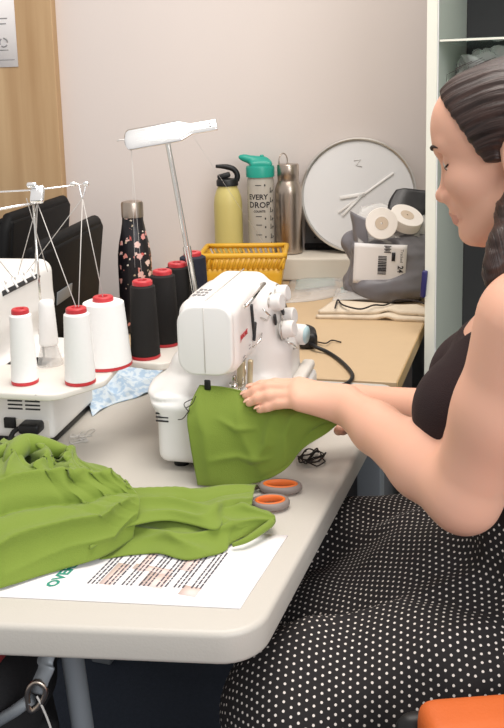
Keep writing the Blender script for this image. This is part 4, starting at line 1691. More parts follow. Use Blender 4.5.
rg = random.Random(9)
g = G()
c = np.array((0.0830, 1.3260, 0.7420))
for k in range(6):
    ph = rg.uniform(0, 6.28)
    rx, ry = rg.uniform(0.010, 0.022), rg.uniform(0.012, 0.026)
    cx, cy = c[0] + rg.uniform(-.010, .010), c[1] + rg.uniform(-.014, .014)
    pts = [(cx + rx * math.cos(a + ph), cy + ry * math.sin(a * (1 + .12 * k) + ph), 0.7422 + 0.0035 * abs(math.sin(a * 1.7 + k)) + 0.0012 * k) for a in np.linspace(0, 6.5, 30)]
    g.tube(pts, 0.0011, 6)
o = obj('thread_tangle', g.mesh(), M['darkstrand'], None, base=tuple(c))
tag(o, 'small tangle of dark thread on the white table', 'thread')
g = G()
c = np.array((-0.2990, 1.4430, 0.7420))
for k in range(5):
    pts = [(c[0] + rg.uniform(-.02, .02), c[1] + rg.uniform(-.025, .03), 0.7412 + 0.003 * rg.random()) for _ in range(4)]
    g.tube(catmull(pts, 6), 0.0008, 5)
o = obj('thread_scrap', g.mesh(), M['strand'], None, base=tuple(c))
tag(o, 'pale thread scraps beside the left machine\'s black base', 'thread')

# printed instruction sheet
ps = thing('instruction_sheet', 'white printed instruction sheet under the green cloth', 'paper sheet', (-0.024, 0.925, 0.7402), 0)
A_, B_ = np.array((-0.024, 0.925)), np.array((0.037, 1.089))
d1 = (B_ - A_) / np.linalg.norm(B_ - A_)
e1 = np.array((-0.9915, 0.130))
PW = float(np.linalg.norm(B_ - A_))


def pg(u, v, z=0.0):
    q = A_ + d1 * u + e1 * v
    return (q[0], q[1], 0.7411 + z)


g = G()
P = np.array([[pg(PW * i / 10, 0.31 * j / 16, 0.0004 * math.sin(i * .6) ** 2) for j in range(17)] for i in range(11)])
g.grid(P, 0.0007)
obj('sheet', g.mesh(), M['paper'], ps, True)
tx = lambda cu, cv: (lambda x, y, z: pg(cu + x, cv + y, 0.0007))
obj('title', text_mesh('OVERLOCKER', 0.019, tx(0.085, 0.236), 0, 0.0008), M['greenink'], ps, True)
g = G()
rr = random.Random(6)
v = 0.196
nl = 0
while v > 0.055:
    u = 0.036
    end = rr.uniform(0.12, 0.155)
    first = True
    while u < end:
        w = rr.uniform(0.003, 0.011)
        q = pg(u + w / 2, v, 0.0007)
        g.box(q, (w, 0.0020, 0.0003), rot=(0, 0, math.atan2(d1[1], d1[0])))
        u += w + 0.0018
    nl += 1
    v -= 0.0052 if nl % 3 else 0.0105
obj('print', g.mesh(), M['softink'], ps, True)
g = G()
for cu, cv, w, h in ((0.06, 0.175, 0.05, 0.016), (0.10, 0.15, 0.06, 0.012), (0.05, 0.120, 0.03, 0.03), (0.10, 0.095, 0.05, 0.018), (0.03, 0.07, 0.02, 0.022), (0.075, 0.135, 0.012, 0.05)):
    g.box(pg(cu, cv, 0.0003 + 0.2 * cu * 0.004 + 0.0003 * cv), (w, h, 0.0003), rot=(0, 0, math.atan2(d1[1], d1[0])))
obj('pale_figure', g.mesh(), M['pinkink'], ps, True)

# ------------------------------------------------------------------ orange chair in the near right corner
oc = thing('upholstered_chair', 'orange upholstered chair with black back shell in the near right corner', 'chair', (0.30, 0.785, 0), math.radians(4))
s = SDF(0.005)
s.box((-0.150, -0.035, 0.36), (0.30, 0.026, 0.722), 0.016, 0.01)
s.ell((0.05, -0.015, 0.55), (0.18, 0.035, 0.15), k=0.03)
obj('backrest', vsmooth(s.mesh('ob'), 2), M['orange'], oc)
s = SDF(0.005)
s.box((-0.170, 0.012, 0.34), (0.31, 0.042, 0.700), 0.02, 0.01)
obj('back_shell', vsmooth(s.mesh('os'), 1), M['black'], oc)
s = SDF(0.006)
s.box((-0.16, -0.48, 0.40), (0.30, -0.02, 0.47), 0.032, 0.01)
obj('seat', s.mesh('ose'), M['orange'], oc)
for x in (-0.12, 0.26):
    for y in (-0.42, 0.0):
        g = G()
        g.tube([(x, y, 0.42), (x * 1.08, y * 1.05, 0.0)], 0.011, 12)
        obj('leg', g.mesh(), M['darkmetal'], oc)

# ------------------------------------------------------------------ green cloth at the needle


def uvgrid(P):
    nu, nv = P.shape[:2]
    return np.linspace(0, 1, nu)[:, None] * np.ones((1, nv)), np.ones((nu, 1)) * np.linspace(0, 1, nv)[None, :]


def fold(P, pts, amp, w, sharp=1.3, axis=None, taper=True):
    """a crease: lifts the sheet along its normal around a polyline given in (u, v)"""
    U, V = uvgrid(P)
    d, t = seg_dist(U, V, pts)
    k = amp * np.exp(-(d / w) ** sharp)
    if taper:
        k = k * np.sin(np.pi * np.clip(0.08 + 0.92 * t, 0, 1)) ** 0.5
    du = np.gradient(P, axis=0)
    dv = np.gradient(P, axis=1)
    n = np.cross(du, dv)
    n /= np.linalg.norm(n, axis=2, keepdims=True) + 1e-9
    n *= np.where(n[..., 2:3] + 0.3 * -n[..., 1:2] < 0, -1, 1)
    if axis is not None:
        n = np.ones_like(n) * np.array(axis, float)
    return P + n * k[..., None]


TL, TR = (-0.0840, 1.2970, 0.8760), (0.1150, 1.2260, 0.8460)
top = [TL, (-0.0510, 1.2930, 0.8750), (-0.0150, 1.2850, 0.8690), (0.0500, 1.2580, 0.8580), TR]
bot = [(-0.0890, 1.2420, 0.7430), (-0.0490, 1.2390, 0.7430), (-0.0030, 1.2430, 0.7430), (0.0380, 1.2320, 0.7670), (0.0660, 1.2360, 0.7970), (0.0990, 1.2280, 0.8220), (0.1150, 1.2240, 0.8370)]
lef = [TL, (-0.1010, 1.2660, 0.8450), (-0.0990, 1.2520, 0.8090), bot[0]]
rig = [TR, bot[-1]]
P = coons(top, bot, lef, rig, 90, 80)
P = fold(P, [(0.02, 0.05), (0.10, 0.5), (0.08, 1.0)], 0.007, 0.05)
P = fold(P, [(0.30, 0.12), (0.34, 0.55), (0.42, 0.95)], 0.006, 0.05)
P = fold(P, [(0.55, 0.25), (0.48, 0.6), (0.36, 0.8)], 0.006, 0.04)
P = fold(P, [(0.75, 0.1), (0.62, 0.55), (0.60, 0.95)], 0.008, 0.06)
P = fold(P, [(0.20, 0.35), (0.30, 0.42), (0.45, 0.40)], 0.004, 0.03)
P = fold(P, [(0.12, 0.75), (0.28, 0.70), (0.5, 0.78)], 0.004, 0.03)
P = fold(P, [(0.95, 0.4), (0.8, 0.7), (0.7, 1.0)], -0.005, 0.05)
P[..., 1] += wav(P, 51, 55, 0.0015)
g = G()
g.grid(P, 0.0016)
g.tube([tuple(q + np.array((0, -0.0006, 0.0012))) for q in P[2:34, 1]], 0.0016, 6, mi=1)
o = obj('sewn_cloth', g.mesh(), [M['green'], mat('dark_green_overlocking', '#2E3A18', 0.9, noise=0.2, nscale=500)], None, base=tuple(P[40, 79]))
tag(o, 'green jersey cloth fed under the needle beneath the woman\'s hand', 'cloth')
g = G()
for a, b_, c_ in (((-0.0990, 1.2620, 0.8480), (-0.1060, 1.2620, 0.8610), (-0.0930, 1.2640, 0.8680)), ((-0.0980, 1.2620, 0.8520), (-0.1080, 1.2620, 0.8390), (-0.1160, 1.2620, 0.8370)), ((-0.1030, 1.2620, 0.8550), (-0.0940, 1.2620, 0.8610), (-0.0890, 1.2720, 0.8690))):
    g.tube(catmull([a, b_, c_], 6), 0.0007, 5)
tt = obj('thread_tail', g.mesh(), M['darkstrand'], None)
tt.parent = o
tt.data.transform(Matrix.Translation(-Vector(o.location)))

# ------------------------------------------------------------------ green heap on the near left
g = G()


def layer(c0, c1, d0, d1, nu, nv, dome, folds, seed, wr=0.0015, floor_z=0.7425, edge=0.0, thick=0.0016):
    P = coons(c0, c1, d0, d1, nu, nv)
    U, V = uvgrid(P)
    P[..., 2] += dome * (np.sin(np.pi * np.clip(V, 0, 1)) ** 0.7) * (0.5 + 0.5 * np.sin(np.pi * np.clip(U * 0.9 + 0.05, 0, 1)))
    for f in folds:
        P = fold(P, *f)
    P[..., 2] += wav(P, seed, 60, wr) + wav(P, seed + 1, 120, wr * 0.4)
    P[..., 2] = np.maximum(P[..., 2], floor_z + 0.0015 * V)
    g.grid(P, thick)
    return P


# lower right flap, with its rounded fold at the tip
a = [(-0.2000, 1.0380, 0.7440), (-0.1380, 1.0470, 0.7440), (-0.0870, 1.0280, 0.7440), (-0.0450, 1.0470, 0.7440), (-0.0350, 1.0650, 0.7450), (0.0110, 1.1000, 0.7460)]
b_ = [(-0.2180, 1.1570, 0.7570), (-0.1360, 1.1580, 0.7570), (-0.0600, 1.1470, 0.7560), (-0.0120, 1.1320, 0.7560), (0.0180, 1.1130, 0.7560)]
layer(a, b_, [a[0], b_[0]], [a[-1], (0.0210, 1.0950, 0.7570), b_[-1]], 80, 50, 0.006,
      [([(0.0, 0.75), (0.5, 0.62), (1.0, 0.80)], 0.012, 0.09), ([(0.25, 0.2), (0.6, 0.35), (0.95, 0.45)], 0.007, 0.05), ([(0.1, 0.45), (0.45, 0.2), (0.6, 0.0)], 0.006, 0.05),
       ([(0.45, 0.95), (0.62, 0.6), (0.8, 0.25)], 0.006, 0.05), ([(0.7, 0.9), (0.82, 0.7), (1.0, 0.55)], 0.006, 0.05)], 61, 0.0012)
# upper flap reaching to the scissors
a = [(-0.2090, 1.0250, 0.7650), (-0.1770, 1.0630, 0.7680), (-0.1160, 1.0860, 0.7680), (-0.0570, 1.0640, 0.7640), (-0.0430, 1.0980, 0.7640), (-0.0090, 1.1390, 0.7600)]
b_ = [(-0.2390, 1.2050, 0.7750), (-0.1710, 1.1710, 0.7680), (-0.1100, 1.1850, 0.7640), (-0.0540, 1.1990, 0.7620), (-0.0030, 1.2000, 0.7600)]
layer(a, b_, [a[0], b_[0]], [a[-1], b_[-1]], 80, 44, 0.010,
      [([(0.0, 0.5), (0.5, 0.35), (1.0, 0.15)], 0.010, 0.07), ([(0.2, 0.9), (0.6, 0.7), (1.0, 0.72)], 0.008, 0.07), ([(0.35, 0.15), (0.6, 0.12), (0.75, 0.35)], 0.006, 0.05), ([(0.4, 0.5), (0.7, 0.55), (1, 0.5)], -0.005, 0.04)], 65, 0.0012, 0.752)
# big mound
a = [(-0.3670, 0.9410, 0.7440), (-0.3280, 0.9630, 0.7440), (-0.3070, 0.9730, 0.7440), (-0.2760, 0.9930, 0.7440), (-0.2440, 1.0120, 0.7440), (-0.1980, 1.0310, 0.7480), (-0.1620, 1.0710, 0.7520)]
b_ = [(-0.4750, 1.2760, 0.8000), (-0.4120, 1.2670, 0.8020), (-0.3780, 1.2620, 0.8000), (-0.3630, 1.2710, 0.8020), (-0.3210, 1.2600, 0.7980), (-0.2860, 1.2460, 0.7980), (-0.2390, 1.2050, 0.7900), (-0.1790, 1.1420, 0.7820)]
fl = []
rf = random.Random(12)
for j in range(10):
    # small folds that fan out of the top and run down to the right
    ve = 0.06 + 0.088 * j
    sgn = 1 if j % 2 else -0.8
    fl.append(([(0.26 + 0.018 * j + rf.uniform(-.02, .02), 0.97), (0.33 + 0.028 * j, 0.62 + 0.028 * j + rf.uniform(-.03, .03)), (0.58 + 0.02 * j, 0.30 + 0.055 * j), (1.0, ve)], 0.0024 * sgn, 0.016 + 0.010 * rf.random(), 1.25))
fl += [([(0.0, 0.34), (0.31, 0.39), (0.62, 0.45), (0.99, 0.68)], 0.017, 0.030, 1.1), ([(0.0, 0.24), (0.31, 0.27), (0.66, 0.31), (0.99, 0.56)], -0.013, 0.032, 1.2),
       ([(0.10, 0.08), (0.31, 0.14), (0.77, 0.20), (1.0, 0.45)], 0.012, 0.026, 1.1), ([(0.30, 0.03), (0.60, 0.07), (0.85, 0.08), (1.0, 0.25)], 0.006, 0.022, 1.1),
       ([(0.62, 0.98), (0.60, 0.80), (0.58, 0.60), (0.62, 0.42)], 0.016, 0.028, 1.1), ([(0.55, 0.95), (0.53, 0.72), (0.50, 0.52)], -0.013, 0.028, 1.3),
       ([(0.44, 1.0), (0.43, 0.82), (0.48, 0.62), (0.42, 0.48)], 0.018, 0.026, 1.1), ([(0.36, 0.86), (0.38, 0.70), (0.44, 0.56)], -0.022, 0.024, 1.5),
       ([(0.30, 1.0), (0.30, 0.80), (0.34, 0.62), (0.30, 0.46)], 0.018, 0.026, 1.1), ([(0.20, 0.95), (0.22, 0.70), (0.16, 0.50)], -0.012, 0.03, 1.3), ([(0.10, 0.95), (0.12, 0.70), (0.06, 0.45)], 0.012, 0.03, 1.2),
       ([(0.74, 0.98), (0.84, 0.86), (0.98, 0.80)], 0.010, 0.030, 1.1), ([(0.66, 0.82), (0.80, 0.66), (0.96, 0.66)], -0.009, 0.028, 1.2), ([(0.68, 0.66), (0.80, 0.56), (0.99, 0.60)], 0.007, 0.022, 1.1)]
layer(a, b_, [a[0], (-0.3970, 1.0390, 0.8000), b_[0]], [a[-1], (-0.1550, 1.0970, 0.7750), b_[-1]], 190, 150, 0.030, fl, 71, 0.0011)
# the flap's edge turned back on itself at the tip
pth = catmull([(-0.0350, 1.0540, 0.7480), (-0.0170, 1.0590, 0.7520), (0.0030, 1.0780, 0.7550), (0.0170, 1.0980, 0.7570), (0.0090, 1.1200, 0.7570), (-0.0120, 1.1240, 0.7570)], 7)
g.tube(pth, [0.0025 + 0.0025 * math.sin(math.pi * i / (len(pth) - 1)) for i in range(len(pth))], 10)
# a rolled edge on the plug
a = [(-0.3380, 1.1490, 0.8150), (-0.3330, 1.1640, 0.8300), (-0.3260, 1.1930, 0.8320), (-0.3000, 1.1990, 0.8260), (-0.2710, 1.2050, 0.8150)]
pth = catmull(a, 8)
r_ = [0.009 + 0.007 * math.sin(math.pi * i / (len(pth) - 1)) for i in range(len(pth))]
g.tube(pth, r_, 12)
pth = catmull([(-0.3880, 1.1890, 0.8250), (-0.3550, 1.1750, 0.8300), (-0.3450, 1.1970, 0.8280), (-0.3380, 1.2140, 0.8220)], 8)
g.tube(pth, [0.010] * len(pth), 12)
o = obj('cloth_heap', g.mesh(), M['green'], None, base=(-0.2510, 1.0420, 0.7400))
tag(o, 'heap of rumpled green jersey cloth on the near left of the table', 'cloth')

# ------------------------------------------------------------------ pale blue printed cloth
g = G()
a = [(-0.2950, 1.5400, 0.7420), (-0.2680, 1.5990, 0.7420), (-0.2210, 1.6390, 0.7420), (-0.1770, 1.7000, 0.7420), (-0.1300, 1.7780, 0.7420)]
b_ = [(-0.3360, 1.6480, 0.7580), (-0.3100, 1.7250, 0.7600), (-0.2620, 1.7860, 0.7600), (-0.2040, 1.8720, 0.7580), (-0.1370, 1.8930, 0.7500)]
P = coons(a, b_, [a[0], (-0.3110, 1.5910, 0.7500), b_[0]], [a[-1], b_[-1]], 80, 50)
for f in (([(0.05, 0.9), (0.18, 0.5), (0.2, 0.05)], 0.024, 0.06), ([(0.12, 0.95), (0.32, 0.6), (0.36, 0.1)], 0.020, 0.05), ([(0.24, 0.5), (0.27, 0.2)], -0.012, 0.05), ([(0.4, 0.8), (0.7, 0.5), (0.95, 0.5)], 0.009, 0.06), ([(0.5, 0.3), (0.8, 0.25), (1, 0.2)], 0.008, 0.05), ([(0.85, 0.9), (0.9, 0.4), (0.9, 0.1)], 0.012, 0.06)):
    P = fold(P, *f)
P[..., 2] += wav(P, 81, 70, 0.0025)
P[..., 2] = np.maximum(P[..., 2], 0.7422)
g.grid(P, 0.0015)
o = obj('printed_cloth', g.mesh(), M['blueprint'], None, base=tuple(P[40, 10]))
tag(o, 'pale blue printed cotton cloth crumpled between the two machines', 'cloth')
g = G()
c = np.array((-0.1350, 1.7870, 0.7520))
g.box(c + (0, 0, 0.006), (0.018, 0.006, 0.016), 0.001, 1, (0.3, 0, 0.4))
t2 = obj('care_tag', g.mesh(), M['greyink'], None)
t2.parent = o
t2.data.transform(Matrix.Translation(-Vector(o.location)))

# ------------------------------------------------------------------ the woman
from mathutils.bvhtree import BVHTree

WB = (0.42, 1.10, 0.0)
wm = thing('person', 'woman in dark sleeveless top and spotted black skirt sewing green cloth', 'person', WB, 0)
HO = np.array((0.333, 1.094, 1.219))
_t = math.radians(14)
_a = math.radians(29)
Fh = np.array((-math.cos(_a) * math.cos(_t), math.sin(_a) * math.cos(_t), -math.sin(_t)))
Lh = np.array((-math.sin(_a), -math.cos(_a), 0.0))
Uh = np.cross(Fh, Lh)
HR = np.stack((Fh, Lh, Uh), axis=1)          # columns: forward, left, up


def hp(f, l, u):
    return HO + Fh * f + Lh * l + Uh * u


Tc = np.array((-0.94, 0.342, 0.0))           # the way the chest faces
Lc = np.array((-0.342, -0.94, 0.0))          # her left
Zc = np.array((0, 0, 1.0))
TR_ = np.stack((Tc, Lc, Zc), axis=1)
SHL, SHR = np.array((0.305, 0.948, 1.055)), np.array((0.402, 1.262, 1.055))
NB = np.array((0.388, 1.102, 1.070))
ELL = np.array((0.2400, 0.9850, 0.8400))
WRL = np.array((0.1260, 1.2150, 0.8720))
ELR = np.array((0.3450, 1.2250, 0.8310))
WRR = np.array((0.1570, 1.3450, 0.8280))
CH = np.array((0.338, 1.110, 0.945))
BUL = CH + Tc * 0.062 + Lc * 0.066 + np.array((0, 0, -0.034))
BUR = CH + Tc * 0.062 - Lc * 0.066 + np.array((0, 0, -0.034))
WA = np.array((0.378, 1.102, 0.79))
PEL = np.array((0.430, 1.095, 0.63))


def torso(s, e=0.0):
    s.ell(CH + np.array((0.004, 0, -0.012)), (0.090 + e, 0.142 + e, 0.112 + e), TR_, 0.02)
    s.ell(CH - Tc * 0.050 + np.array((0.0, 0, 0.06)), (0.060 + e, 0.150 + e, 0.065 + e), TR_, 0.02)
    s.ell(BUL, (0.056 + e, 0.060 + e, 0.060 + e), TR_, 0.03)
    s.ell(BUR, (0.056 + e, 0.060 + e, 0.060 + e), TR_, 0.03)
    s.ell(WA, (0.090 + e, 0.125 + e, 0.15 + e), TR_, 0.04)
    s.ell(PEL, (0.125 + e, 0.165 + e, 0.125 + e), TR_, 0.05)
    return s


s = SDF(0.0024)
torso(s)
# shoulders, neck
s.cap(NB, SHL + np.array((0.005, 0.02, 0.0)), 0.052, 0.046, 0.04)
s.cap(NB, SHR, 0.052, 0.046, 0.04)
s.cap(NB + np.array((0.0, 0, -0.03)), hp(-0.030, 0, -0.03), 0.054, 0.050, 0.025)
s.cap(NB + Tc * 0.012, hp(-0.016, 0, -0.055), 0.042, 0.042, 0.025)
# near arm
UA = SHL * 0.5 + ELL * 0.5 + np.array((0.004, -0.002, 0))
s.chain([SHL, UA, ELL], [0.060, 0.052, 0.0405], 0.02)
FM = ELL * 0.70 + WRL * 0.30 + np.array((0.0, -0.002, 0.002))
s.chain([ELL, FM, ELL * .3 + WRL * .7, WRL], [0.041, 0.0425, 0.033, 0.0255], 0.015)
# far arm
s.chain([SHR, SHR * .5 + ELR * .5, ELR], [0.056, 0.048, 0.040], 0.02)
s.chain([ELR, ELR * .65 + WRR * .35, WRR], [0.040, 0.039, 0.025], 0.015)
# head
s.ell(hp(0.004, 0, 0.044), (0.094, 0.073, 0.078), HR, 0.012)
s.ell(hp(0.042, 0, -0.010), (0.052, 0.056, 0.072), HR, 0.02)
s.ell(hp(0.050, 0, 0.057), (0.048, 0.056, 0.056), HR, 0.02)
for q in (-1, 1):
    s.cap(hp(0.008, q * 0.054, -0.040), hp(0.062, q * 0.024, -0.072), 0.016, 0.016, 0.02)
    s.ell(hp(0.062, q * 0.036, -0.004), (0.025, 0.023, 0.022), HR, 0.016)
    s.cap(hp(0.090, q * 0.010, 0.040), hp(0.076, q * 0.042, 0.042), 0.0085, 0.008, 0.012)
s.ell(hp(0.079, 0, -0.072), (0.017, 0.021, 0.016), HR, 0.014)
s.ell(hp(0.052, 0, -0.068), (0.034, 0.034, 0.016), HR, 0.02)
s.cap(hp(0.086, 0, 0.026), hp(0.104, 0, -0.016), 0.0075, 0.0085, 0.010)
s.ell(hp(0.107, 0, -0.019), (0.0105, 0.0105, 0.0095), HR, 0.006)
for q in (-1, 1):
    s.ell(hp(0.0965, q * 0.0115, -0.022), (0.0105, 0.0075, 0.008), HR, 0.006)
    s.ell(hp(0.092, q * 0.033, 0.022), (0.016, 0.017, 0.012), HR, 0.010, sub=True)
    s.ell(hp(0.0745, q * 0.0315, 0.0235), (0.0125, 0.0145, 0.0125), HR, 0.004)
    s.ell(hp(0.101, q * 0.0055, -0.0285), (0.004, 0.0035, 0.003), HR, 0.002, sub=True)
s.ell(hp(0.087, 0, -0.037), (0.014, 0.022, 0.014), HR, 0.012)
for q in (-1, 1):
    s.cap(hp(0.0985, q * 0.002, -0.0435), hp(0.085, q * 0.022, -0.0465), 0.0058, 0.0030, 0.004)
    s.cap(hp(0.0955, q * 0.002, -0.0535), hp(0.084, q * 0.021, -0.0485), 0.0066, 0.0032, 0.004)
    s.cap(hp(0.098, q * 0.0, -0.0485), hp(0.089, q * 0.020, -0.0475), 0.0012, 0.001, 0.002, sub=True)
    # ear
    er = np.stack((Fh * .93 + Lh * q * -.36, Lh * q * .93 + Fh * .36, Uh), axis=1)
    s.ell(hp(-0.008, q * 0.0745, 0.006), (0.0175, 0.0075, 0.030), er, 0.004)
    s.ell(hp(-0.006, q * 0.0830, 0.010), (0.0105, 0.0055, 0.019), er, 0.004, sub=True)
    s.ell(hp(0.003, q * 0.0745, -0.018), (0.008, 0.006, 0.010), er, 0.006)
# near hand: palm and five fingers resting on the cloth
MC = [np.array((0.0650, 1.2620, 0.8860)), np.array((0.0600, 1.2470, 0.8850)), np.array((0.0590, 1.2330, 0.8790)), np.array((0.0620, 1.2210, 0.8730))]
PI_ = [np.array((0.0290, 1.2770, 0.8830)), np.array((0.0180, 1.2640, 0.8820)), np.array((0.0200, 1.2490, 0.8740)), np.array((0.0330, 1.2360, 0.8670))]
DI_ = [np.array((0.0090, 1.2840, 0.8790)), np.array((0.0000, 1.2710, 0.8750)), np.array((0.0030, 1.2570, 0.8680)), np.array((0.0170, 1.2430, 0.8600))]
TI_ = [np.array((-0.0070, 1.2900, 0.8730)), np.array((-0.0150, 1.2770, 0.8670)), np.array((-0.0100, 1.2630, 0.8600)), np.array((0.0050, 1.2490, 0.8540))]
for i in range(4):
    s.chain([WRL + (MC[i] - MC[1]) * 0.45, MC[i]], [0.0165, 0.0118], 0.014)
    sc_ = (0.98, 1.0, 0.96, 0.84)[i]
    s.chain([MC[i], PI_[i], DI_[i], TI_[i]], [0.0100 * sc_, 0.0088 * sc_, 0.0080 * sc_, 0.0066 * sc_], 0.0035)
s.cap(WRL, MC[1] * .5 + WRL * .5 + np.array((0, 0, -.003)), 0.023, 0.018, 0.012)
TH = [WRL + np.array((-0.008, 0.026, -0.004)), np.array((0.0840, 1.2830, 0.8680)), np.array((0.0580, 1.3000, 0.8620)), np.array((0.0400, 1.3060, 0.8550))]
s.chain(TH, [0.0150, 0.0115, 0.0098, 0.0076], 0.006)
# far hand: palm below and behind, thumb showing beneath the near wrist
P2 = np.array((0.1160, 1.3300, 0.8250))
s.cap(WRR, P2, 0.022, 0.019, 0.012)
for i in range(4):
    m0 = P2 + np.array((-0.012, -0.014 + 0.010 * i, -0.006 + 0.004 * i))
    s.chain([P2, m0, m0 + np.array((-0.028, -0.006, -0.006)), m0 + np.array((-0.046, -0.010, -0.020))], [0.013, 0.0095, 0.0085, 0.007], 0.004)
s.chain([WRR * .6 + P2 * .4, np.array((0.1340, 1.2950, 0.8170)), np.array((0.1280, 1.2720, 0.8130)), np.array((0.1200, 1.2580, 0.8150))], [0.014, 0.0105, 0.0092, 0.0072], 0.005)
# legs and feet
KNL, KNR = np.array((0.060, 0.985, 0.560)), np.array((0.115, 1.325, 0.560))
for hip, kn, an, to in ((np.array((0.42, 1.005, 0.585)), KNL, np.array((0.11, 0.99, 0.10)), np.array((-0.04, 1.00, 0.035))), (np.array((0.455, 1.20, 0.585)), KNR, np.array((0.17, 1.31, 0.10)), np.array((0.03, 1.36, 0.035)))):
    s.chain([hip, kn], [0.078, 0.055], 0.03)
    s.chain([kn, kn * .65 + an * .35 + np.array((0.012, 0, 0)), an], [0.052, 0.050, 0.034], 0.02)
    s.chain([an + np.array((0.02, 0, -0.055)), to], [0.040, 0.030], 0.02)
body_me = vsmooth(s.mesh('body'), 1, 0.4)
# lips carry their own tone
ce = np.empty(len(body_me.polygons) * 3)
body_me.polygons.foreach_get('center', ce)
d = ce.reshape(-1, 3) - HO
f, l, u = d @ Fh, d @ Lh, d @ Uh
lim = 0.0062 * np.maximum(0, 1 - (np.abs(l) / 0.024) ** 2) + 0.001
lip = ((f > 0.080) & (np.abs(l) < 0.023) & (u > -0.0492 - lim * 1.3) & (u < -0.0475 + lim * 0.95)).astype(np.int32)
_bm = bmesh.new()
_bm.from_mesh(body_me)
bvh = BVHTree.FromBMesh(_bm)
_bm.free()


def face_pt(l, u, off=0.0):
    o = Vector(hp(0.2, l, u))
    r = bvh.ray_cast(o, Vector(-Fh))
    return r[0] + r[1] * off if r[0] else Vector(hp(0.08, l, u))


lash_pts, brow_pts, eye_pts = [], [], []
for q in (1, -1):
    lash_pts.append([face_pt(q * (0.016 + 0.0033 * i), 0.0190 - 0.0026 * math.sin(math.pi * i / 10), 0.0004) for i in range(11)])
    brow_pts.append([face_pt(q * (0.013 + 0.0036 * i), 0.0395 + 0.0050 * math.sin(math.pi * (i + 1) / 13), 0.0006) for i in range(11)])
body = obj('body', body_me, [M['skin'], M['lip']], wm, True)
body_me.polygons.foreach_set('material_index', lip)
for pts in lash_pts:
    g = G()
    g.tube(pts, [0.0006] + [0.0013] * 9 + [0.0012], 6)
    obj('eyelashes', g.mesh(), M['lash'], body, True)
for pts in brow_pts:
    g = G()
    g.tube(pts, [0.0016, 0.0024, 0.0027, 0.0027, 0.0026, 0.0024, 0.0022, 0.002, 0.0017, 0.0013, 0.0008], 8, flat=0.9)
    obj('eyebrow', g.mesh(), M['lash'], body, True)
for q in (1, -1):
    g = G()
    c = hp(0.0760, q * 0.0315, 0.0205)
    b2 = bmesh.new()
    bmesh.ops.create_uvsphere(b2, u_segments=24, v_segments=14, radius=0.0118)
    g._merge(b2, Matrix.Translation(Vector(c)), 0)
    ey = obj('eye', g.mesh(), M['eyewhite'], body, True)
    g = G()
    dv = Vector(Fh * 0.8 - Uh * 0.6).normalized()
    g.cyl(Vector(c) + dv * 0.0108, Vector(c) + dv * 0.0124, 0.0052, 0.0030, 18)
    obj('iris', g.mesh(), M['iris'], ey, True)
for i in range(4):
    d = Vector(TI_[i] - DI_[i]).normalized()
    up = Vector((0.0, -0.25, 1.0))
    up = (up - d * up.dot(d)).normalized()
    x = d.cross(up)
    mm = Matrix((x, d, up)).transposed().to_4x4()
    mm.translation = Vector(TI_[i]) + up * 0.0056 + d * 0.001
    g = G()
    g.box((0, 0, 0), (0.0085, 0.0105, 0.0022), 0.001, 3)
    me = g.mesh()
    me.transform(mm)
    obj('fingernail', me, M['nail'], body, True)

# hair: close cap swept back, a bun of length falling behind the ear
s = SDF(0.003)
s.ell(hp(0.000, 0, 0.046), (0.100, 0.0805, 0.0835), HR, 0.01)
s.ell(hp(-0.045, 0, 0.005), (0.062, 0.070, 0.085), HR, 0.02)
s.ell(hp(0.046, 0, 0.060), (0.0545, 0.064, 0.062), HR, 0.015)


def face_cut(P):
    d = P - HO.astype(np.float32)
    f, l, u = d @ Fh.astype(np.float32), d @ Lh.astype(np.float32), d @ Uh.astype(np.float32)
    # curved hairline: forehead, temple, sideburn in front of the ear
    line = 0.030 + 0.50 * np.clip(u - 0.016, 0, 0.2) - 0.004 * np.sin(np.clip((u - 0.02) / 0.09, 0, 1) * 3.1416)
    a = (line - f) * 0.9
    b = np.maximum(u - 0.008 - 0.25 * np.abs(f - 0.01), -0.012 - f)
    return np.minimum(a, b)


s._add(face_cut, HO - 0.2, HO + 0.2, 0.004, True)
for q in (-1, 1):
    s.ell(hp(-0.004, q * 0.086, 0.004), (0.019, 0.022, 0.032), HR, 0.004, sub=True)
s.chain([hp(-0.09, 0.0, 0.02), hp(-0.100, 0.0, -0.06), hp(-0.115, 0.01, -0.15), hp(-0.13, 0.01, -0.24)], [0.040, 0.042, 0.040, 0.022], 0.03)
s.chain([hp(-0.050, 0.058, -0.005), np.array((0.3070, 1.0300, 1.1670)), np.array((0.2850, 1.0000, 1.1350)), np.array((0.2720, 0.9900, 1.1080)), np.array((0.2660, 0.9850, 1.0930))], [0.030, 0.020, 0.015, 0.010, 0.004], 0.02)
hm = s.mesh('hair')
co, no = verts_of(hm)
d = co - HO
an = np.arctan2(d @ Lh, d @ Uh + 0.02)
set_verts(hm, co + no * (0.0008 * np.sin(an * 46) + 0.0006 * np.sin(an * 95 + d @ Fh * 30))[:, None])
hm = vsmooth(hm, 1, 0.3)
uvl = hm.uv_layers.new(name='UVMap')
d = verts_of(hm)[0] - HO
f, l, u = d @ Fh, d @ Lh, d @ Uh
uv = np.where((u > -0.03)[:, None], np.stack((np.arctan2(l, u + 0.03) / 6.28 * 1.2, f * 6), axis=1), np.stack((f * 3.5 + l * 1.2, u * 6), axis=1))
vi = np.empty(len(hm.loops), np.int64)
hm.loops.foreach_get('vertex_index', vi)
uvl.data.foreach_set('uv', uv[vi].ravel())
hair = obj('hair', hm, M['hair'], wm, True)
g = G()
rg = random.Random(8)
